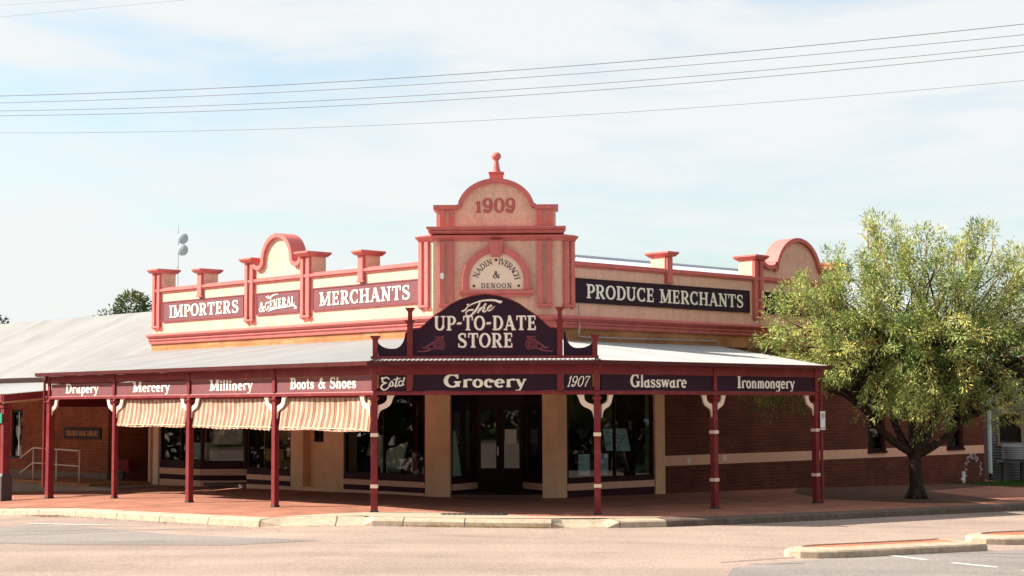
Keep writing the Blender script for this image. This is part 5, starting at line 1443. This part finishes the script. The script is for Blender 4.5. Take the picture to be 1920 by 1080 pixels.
# ------------------------------------------------------------------ aerial mast on the roof behind the parapet
an = thing('aerial_mast', 'thin aerial mast with two grey blue dishes above the far left roof', 'antenna', at(WL, -17.45, 4.0, 5.2))
MB().tube([(-17.45, 4, 4.9), (-17.45, 4, 8.05)], [.028, .016], 8).build('mast', M_STEEL, an, WL)
MB().tube([(-17.7, 4, 6.2), (-17.47, 4, 6.75)], .01, 6).build('stay', M_STEEL, an, WL)
for z in (7.60, 7.22):
    a = WL @ Matrix.Translation((-17.1, 3.95, z)) @ Matrix.Rotation(R(40), 4, 'Z') @ Matrix.Rotation(R(90), 4, 'X')
    o = MB().lathe(0, 0, [(.02, .05), (.09, .045), (.15, .025), (.185, 0), (.18, -.01), (.14, .02), (.08, .035), (.02, .042)], 24).build('dish', M_DISH, an, a, smooth=True)
    MB().tube([(-17.45, 4, z), (-17.2, 4.0, z)], .015, 6).build('arm', M_STEEL, o, WL)

# ------------------------------------------------------------------ shed at the far right
sh_f = frame(15.2, 52.6, 3)
sd_ = thing('iron_shed', 'weathered corrugated iron shed with a dark window behind the far brick end', 'shed', (17, 51, -.3))
m = MB()
def hcorr(x0, x1, z0, z1, y=0):
    n = int((z1 - z0) / .09 * 4)
    vs = []
    for i in range(n + 1):
        z = z0 + (z1 - z0) * i / n
        o = .015 * math.sin(2 * math.pi * z / .09)
        vs += [(x0, y + o, z), (x1, y + o, z)]
    m.add(vs, [(2 * i, 2 * i + 1, 2 * i + 3, 2 * i + 2) for i in range(n)])
hcorr(0, .28, -.6, 2.2); hcorr(1.0, 8, -.6, 2.2); hcorr(.28, 1.0, 1.8, 2.2); hcorr(.28, 1.0, -.6, .9); hcorr(0, 8, 2.2, 3.6)
m.build('cladding', M_SHED, sd_, sh_f, recalc=False)
m = MB(); m.box(.22, .28, -.05, .1, .9, 1.8); m.box(1.0, 1.06, -.05, .1, .9, 1.8); m.box(.22, 1.06, -.05, .1, 1.8005, 1.86); m.box(.18, 1.1, -.09, .1, .80, .8995); wf = m.build('window', M_DADO, sd_, sh_f)
MB().add([(.28, .05, .9), (1.0, .05, .9), (1.0, .05, 1.8), (.28, .05, 1.8)], [(0, 1, 2, 3)]).build('pane', M_GLASS, wf, sh_f, recalc=False)
MB().box(0, 8, .2, 4, -.6, 3.5).build('interior', M_DARK, sd_, sh_f)
t = thing('water_tank', 'round corrugated iron tank on dark stand under the shed window', 'tank', (15.75, 52.0, -.3))
prof = [(.36 + .012 * math.sin(i * 1.57), .40 + i * .018) for i in range(24)]
TX, TY = 15.75, 52.0
MB().lathe(TX, TY, [(.3, .38)] + prof + [(.3, .86)], 24).build('tank', mat('pale tank iron', (.22, .23, .24), .6, .15, 4), t, smooth=True)
m = MB()
for dx in (-.32, .32):
    for dy in (-.25, .25): m.box(TX + dx - .05, TX + dx + .05, TY + dy - .05, TY + dy + .05, -.6, .31)
m.box(TX - .45, TX + .45, TY - .38, TY + .38, .3101, .379); m.build('stand', M_IRON, t)
t = thing('vent_pipe', 'short white plastic pipe stub standing at the brick wall near the far end', 'pipe', at(WR, 16.9, -.35, -.35))
m = MB(); m.tube([(16.9, -.3, -.5), (16.9, -.3, .12)], .05, 10); m.tube([(16.9, -.3, -.12), (16.78, -.3, -.12)], .035, 8); m.build('pipe', M_WHITE, t, WR)

# ------------------------------------------------------------------ traffic islands
def island(outline, label, cut=None):
    t = thing('traffic_island', label, 'traffic island', (outline[0][0], outline[0][1], h(outline[0][0]) - KH), 'traffic islands in the right-hand street')
    n = len(outline)
    c = Vector((sum(p[0] for p in outline) / n, sum(p[1] for p in outline) / n))
    m = MB(); vs = []; ins = []
    ps = [Vector(p) for p in outline]
    for i, p in enumerate(ps):
        d = (ps[(i + 1) % n] - ps[i - 1]).normalized(); nn = Vector((d.y, -d.x))
        if nn.dot(c - p) < 0: nn = -nn
        z = h(p.x) - KH
        for o, zz in ((0, -.05), (.012, .09), (.04, .115), (.27, .15), (.275, .08)):
            q = p + nn * o; vs.append((q.x, q.y, z + zz))
        q = p + nn * .27; ins.append((q.x, q.y))
    fs = [(i * 5 + j, i * 5 + j + 1, ((i + 1) % n) * 5 + j + 1, ((i + 1) % n) * 5 + j) for i in range(n) for j in range(4)]
    m.add(vs, fs); m.build('kerb', M_CONC, t)
    flat_sheet('paving', ins, -.018, M_PAVER_R, t)
    return t
def rib(a, b, w, nose=True):
    a = Vector(a); b = Vector(b); d = (b - a).normalized(); n = Vector((-d.y, d.x)) * w / 2
    out = []
    for k in range(9):
        q = R(90 + 180 * k / 8)
        out.append(tuple(a + d * (math.cos(q) * w * .95) + n * math.sin(q)))
    ln = (b - a).length
    out = [tuple(a + d * (ln * (1 - k / 5)) + n) for k in range(5)] + out + [tuple(a + d * (ln * (k + 1) / 5) - n) for k in range(5)]
    return out
island(rib((4.95, 25.65), (7.40, 27.22), .98), 'long low traffic island with orange brick top, nearest the viewer')
island(rib((8.75, 28.95), (14.5, 33.0), 1.2), 'second traffic island starting at the right edge of the picture')

# ------------------------------------------------------------------ overhead wires
def wire(p0, p1, sag, r, label, mid=None):
    t = thing('power_line', label, 'wire', p0, 'overhead wires across the sky')
    a, b = Vector(p0), Vector(p1)
    pts = []
    for i in range(49):
        u = i / 48
        q = a.lerp(b, u); q.z -= sag * 4 * u * (1 - u)
        pts.append(q)
    MB().tube(pts, r, 5).build('cable', M_WIRE, t)
# both poles stand outside the picture
PA, PB = Vector((12.2, 21.3, 0)), Vector((-17.6, 31.6, 0))
def ray(px, py):
    X, Y = px - 960, 540 - py
    c, s = math.cos(-.0037), math.sin(-.0037)
    X, Y = X * c - Y * s, X * s + Y * c
    dd = Vector((X / 3088.1, 1, Y / 3088.1)); c, s = math.cos(.0727), math.sin(.0727)
    return Vector((dd.x, dd.y * c - dd.z * s, dd.y * s + dd.z * c))
WIRES = [((0, 180), (960, 132), (1920, 45), .0055, 'topmost of the four close overhead wires'), ((0, 193), (960, 147), (1920, 65), .0045, 'second from the top of the four close overhead wires'), ((0, 208), (960, 168), (1920, 85), .0045, 'third from the top of the four close overhead wires'),
         ((0, 217), (960, 180), (1920, 97), .0045, 'lowest of the four close overhead wires'), ((0, 249), (960, 223), (1920, 151), .003, 'faint single overhead wire below the group of four')]
for a, c_, b, r_, lab in WIRES:
    zz = []
    nrm = Vector((PB.y - PA.y, -(PB.x - PA.x), 0))
    us = []
    for px in (a, c_, b):
        rr = ray(*px); o = Vector((0, 0, 2.06))
        tt = (PA - o).dot(nrm) / rr.dot(nrm); q = o + rr * tt
        us.append((q - PA).dot(PB - PA) / (PB - PA).length_squared); zz.append(q.z)
    co = np.polyfit(us, zz, 2)
    t = thing('power_line', lab, 'wire', (PA.x, PA.y, float(np.polyval(co, 0))), 'overhead wires across the sky')
    pts = [PA.lerp(PB, u) + Vector((0, 0, float(np.polyval(co, u)))) for u in np.linspace(0, 1, 49)]
    MB().tube(pts, r_, 5).build('cable', M_WIRE, t)
for k, (q0, q1, lab) in enumerate((((0, 10), (150, 0), 'upper faint wire crossing the top left of the sky'), ((0, 32), (345, 0), 'lower faint wire crossing the top left of the sky'))):
    o = Vector((0, 0, 2.06)); A_ = o + ray(*q0) * 33; B_ = o + ray(*q1) * 31
    d_ = B_ - A_
    t = thing('power_line', lab, 'wire', tuple(A_ - d_ * .8), 'overhead wires across the sky')
    MB().tube([A_ - d_ * .8, A_, B_, B_ + d_ * 2.0], .003, 5).build('cable', M_WIRE, t)

# ------------------------------------------------------------------ trees
def leaves_mesh(name, parent, centers, dirs, lens, wids, tints, material):
    n = len(centers)
    centers = np.asarray(centers); dirs = np.asarray(dirs)
    dirs /= np.linalg.norm(dirs, axis=1)[:, None] + 1e-9
    rnd = rng.normal(size=(n, 3))
    side = np.cross(dirs, rnd); side /= np.linalg.norm(side, axis=1)[:, None] + 1e-9
    lens = np.asarray(lens)[:, None]; wids = np.asarray(wids)[:, None]
    v = np.empty((n, 4, 3))
    nrm = np.cross(dirs, side)
    v[:, 0] = centers
    v[:, 1] = centers + dirs * lens * .45 + side * wids * .5 + nrm * lens * .04
    v[:, 2] = centers + dirs * lens - nrm * lens * .10
    v[:, 3] = centers + dirs * lens * .45 - side * wids * .5 + nrm * lens * .04
    me = bpy.data.meshes.new(name)
    me.vertices.add(4 * n); me.vertices.foreach_set('co', v.reshape(-1))
    me.loops.add(4 * n); me.loops.foreach_set('vertex_index', np.arange(4 * n, dtype=np.int32))
    me.polygons.add(n); me.polygons.foreach_set('loop_start', np.arange(0, 4 * n, 4, dtype=np.int32)); me.polygons.foreach_set('loop_total', np.full(n, 4, dtype=np.int32))
    me.update(calc_edges=True)
    a = me.attributes.new('tint', 'FLOAT', 'POINT'); a.data.foreach_set('value', np.repeat(np.clip(tints, 0, 1), 4).astype(np.float32))
    me.materials.append(material)
    o = bpy.data.objects.new(name, me); C.objects.link(o); WORLD[o] = ID
    o.parent = parent; o.matrix_parent_inverse = WORLD[parent].inverted()
    return o

def bez(p0, p1, p2, n):
    return [p0 * (1 - u) ** 2 + p1 * 2 * u * (1 - u) + p2 * u * u for u in np.linspace(0, 1, n)]

def street_tree():
    base = Vector((9.77, 40.05, h(9.77)))
    tr = thing('street_tree', 'bushy yellow green street tree with forked dark trunk hiding the shady wing', 'tree', base)
    m = MB(); tw = MB()
    trunk = [base + Vector(p) for p in ((0, 0, -.1), (0.0, 0, .05), (-.02, 0, .5), (-.03, .02, .95), (0, .02, 1.35))]
    m.tube(trunk, [.23, .185, .155, .15, .175], 12)
    for k in range(5):
        a = k * 1.26 + .4
        m.tube([base + Vector((.13 * math.cos(a), .13 * math.sin(a), .25)), base + Vector((.26 * math.cos(a), .26 * math.sin(a), .0)), base + Vector((.4 * math.cos(a), .4 * math.sin(a), -.08))], [.07, .06, .03], 6)
    fork = trunk[-2]
    limbs = []
    for tx, ty, tz, r_ in ((-1.6, -.3, 2.9, .12), (-.75, .5, 3.3, .12), (-.15, -.5, 3.4, .13), (.75, -.2, 3.2, .13), (1.7, .3, 2.8, .12), (.3, 1.0, 3.0, .10)):
        s = fork + Vector((tx * .06, ty * .06, random.uniform(-.1, .25)))
        e_ = base + Vector((tx, ty, tz))
        c_ = s.lerp(e_, .5) + Vector((tx * .22, ty * .2, -.35))
        pts = bez(s, c_, e_, 9)
        m.tube(pts, list(np.linspace(r_ * .95, r_ * .42, 9)), 8)
        limbs += [(p, r_) for p in pts[4:]]
    # tips of foliage sprays filling an uneven crown
    C_, D_, Ln, Wd, Tn = [], [], [], [], []
    lobes = [((-2.6, -.3, 4.1), (1.25, 1.3, 1.35)), ((-1.5, -.2, 4.5), (1.2, 1.3, 1.2)), ((-3.2, .2, 3.0), (1.0, 1.1, .8)), ((-.6, -.8, 4.65), (1.1, 1.3, 1.2)), ((.7, -.6, 4.45), (1.2, 1.4, 1.25)), ((1.9, -.2, 4.45), (1.2, 1.4, 1.3)),
             ((3.1, 0, 4.3), (1.2, 1.3, 1.2)), ((-1.2, -1.2, 3.5), (1.5, 1.2, 1.2)), ((.4, -1.6, 3.4), (1.5, 1.0, 1.3)), ((2.0, -1.2, 3.4), (1.5, 1.2, 1.1)), ((3.6, -.4, 3.4), (1.2, 1.3, 1.0)), ((0, 1.4, 4.4), (2.6, 1.2, 1.9)), ((-.2, -1.2, 2.6), (1.2, .9, .7)), ((1.4, -1.0, 2.65), (1.1, .9, .6)), ((2.9, -.6, 2.5), (1.1, .9, .5)), ((-1.0, -.5, 2.9), (.8, .8, .6))]
    vol = np.array([a[1][0] * a[1][1] * a[1][2] for a in lobes]) ** .75; vol /= vol.sum()
    spikes = [(-.95, 7.1), (-.85, 6.8), (-.3, 7.0), (-.25, 6.6), (.35, 6.85), (.95, 6.5), (1.65, 7.05), (1.55, 6.6), (2.4, 6.5), (3.1, 6.4), (-1.8, 6.3), (-2.1, 5.9), (3.9, 6.0)]
    nt_ = 760
    for k in range(nt_ + len(spikes) * 7):
        if k < nt_:
            (c, r3) = lobes[rng.choice(len(lobes), p=vol)]
            u = rng.normal(size=3); u /= np.linalg.norm(u); rad = rng.uniform(.55, 1.0)
            p = base + Vector((c[0] + u[0] * r3[0] * rad, c[1] + u[1] * r3[1] * rad, c[2] + u[2] * r3[2] * rad))
            ctr = base + Vector((.0, .1, 3.2))
            out = (p - ctr).normalized()
            up = .55 if p.z > base.z + 4.4 else (.05 if p.z > base.z + 3.4 else -.55)
            ln = rng.uniform(.55, 1.0)
        else:
            sx, sz = spikes[(k - nt_) % len(spikes)]
            p = base + Vector((sx + rng.normal() * .12, rng.normal() * .5, sz - .45 - abs(rng.normal()) * .5))
            out = Vector((sx * .08, 0, 1)); up = 1.2; ln = rng.uniform(.6, 1.05)
        d = (out + Vector((0, 0, up)) + Vector(rng.normal(size=3) * .28)).normalized()
        droop = Vector((0, 0, -.16 - .14 * (up < .3)))
        start = p - d * ln * .55
        end = p + d * ln * .5 + droop * ln * .6
        mid = p + Vector((0, 0, .05))
        pts = bez(start, mid, end, 6)
        if rng.random() < .8:
            tw.tube(pts, list(np.linspace(.012, .003, 6)), 4, caps=False)
        if rng.random() < .33:
            lp2, lr = limbs[rng.integers(len(limbs))]
            best = min((limbs[rng.integers(len(limbs))] for _ in range(9)), key=lambda q: (q[0] - start).length)
            q0 = best[0]
            m.tube(bez(q0, q0.lerp(start, .5) + Vector((0, 0, .25)), start, 6), list(np.linspace(min(.05, best[1] * .45), .012, 6)), 5, caps=False)
        tone = np.clip(rng.normal(.46, .20), 0, 1)
        nl = int(rng.uniform(75, 135))
        for _ in range(nl):
            u = rng.random() ** .8
            q = pts[min(5, int(u * 5.999))].lerp(pts[min(5, int(u * 5.999) + 1)], u * 5 % 1)
            sdv = Vector(rng.normal(size=3))
            dirv = (d * .55 + sdv * .55 + Vector((0, 0, -.35 if up < 1 else .15)))
            C_.append(q + sdv * .062); D_.append(dirv)
            Ln.append(rng.uniform(.07, .135)); Wd.append(rng.uniform(.018, .032))
            Tn.append(tone + rng.normal() * .16)
    leaves_mesh('crown', tr, C_, D_, Ln, Wd, np.array(Tn), M_LEAF)
    m.build('trunk', M_BARK, tr, smooth=True, recalc=False)
    tw.build('twigs', M_TWIG, tr, recalc=False)
street_tree()

def far_tree(loc, hgt, wid, label, material, n=9000, ls=.22, cat='tree', name='background_tree', group=None, low=False):
    base = Vector((*loc, h(loc[0])))
    t = thing(name, label, cat, base, group)
    MB().tube([base + Vector((0, 0, -.3)), base + Vector((.1, 0, hgt * .3)), base + Vector((0, .1, hgt * .75))], [wid * .06, wid * .045, wid * .015], 8).build('trunk', M_BARK, t, smooth=True)
    C_, D_, Tn = [], [], []
    k = 26
    lob = [(rng.normal(size=3) * np.array([wid * .26, wid * .26, hgt * (.24 if low else .14)]) + np.array([0, 0, hgt * (.42 if low else .68)]), rng.uniform(.14, .26) * wid) for _ in range(k)]
    for i in range(n):
        c, r_ = lob[rng.integers(k)]
        u = rng.normal(size=3); u /= np.linalg.norm(u)
        p = c + u * r_ * rng.uniform(.6, 1.05)
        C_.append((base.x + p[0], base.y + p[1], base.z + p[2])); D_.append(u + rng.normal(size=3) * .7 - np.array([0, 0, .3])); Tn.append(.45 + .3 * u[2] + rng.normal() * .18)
    leaves_mesh('crown', t, C_, D_, rng.uniform(ls * .7, ls * 1.3, n), rng.uniform(ls * .3, ls * .5, n), np.array(Tn), material)
far_tree((-15.6, 75), 7.5, 5.0, 'olive green tree rising behind the ridge of the long left roof', M_LEAF2, 30000, .2)
far_tree((-24.75, 74), 6.6, 2.8, 'dark tree just showing above the roof at the left edge', M_LEAF3, 6000, .24)
# unseen trees added behind the viewer to block low sky and darken reflections
for k, x in enumerate((-58, -44, -30, -16, -2, 12, 26, 40, 56)):
    far_tree((x, -36 - (k % 3) * 4), 19 + (k % 2) * 4, 19, 'unseen dark tree added behind the viewer to block low sky', M_LEAF3, 5000, 1.1, group='sky-blocking trees added behind the viewer', low=True)
for k, (x, y) in enumerate(((-48, 22), (-52, 34), (-50, 47), (-56, 60), (44, 36), (42, 48), (50, 60), (46, 24))):  # unseen trees added at both sides for the shop glass to mirror
    far_tree((x, y), 11 + (k % 2) * 2, 14, 'unseen dark tree added beyond the side for the glass to mirror', M_LEAF3, 5000, 1.0, group='trees added beyond the sides', low=True)
# short grass at the far right of the wall
mb = MB()
for i in range(5200):
    x, y = random.uniform(16.3, 24), random.uniform(-2.6, .1)
    p = at(WR, x, y)
    z = h(p.x); a = random.uniform(0, 6.28); hh = random.uniform(.03, .09); w = .008
    dx, dy = math.cos(a) * w, math.sin(a) * w
    lx, ly = random.gauss(0, .03), random.gauss(0, .03)
    mb.add([(p.x - dx, p.y - dy, z), (p.x + dx, p.y + dy, z), (p.x + lx, p.y + ly, z + hh)], [(0, 1, 2)])
structure(mb.build('grass', M_GRASS, recalc=False), 'stuff')
structure(flat_sheet('lawn', [xy(WR, 16.2, -1.2), xy(WR, 18.7, -2.7), xy(WR, 40, -2.7), xy(WR, 40, 1.2), xy(WR, 18.7, .2)], .008, M_GRASS))
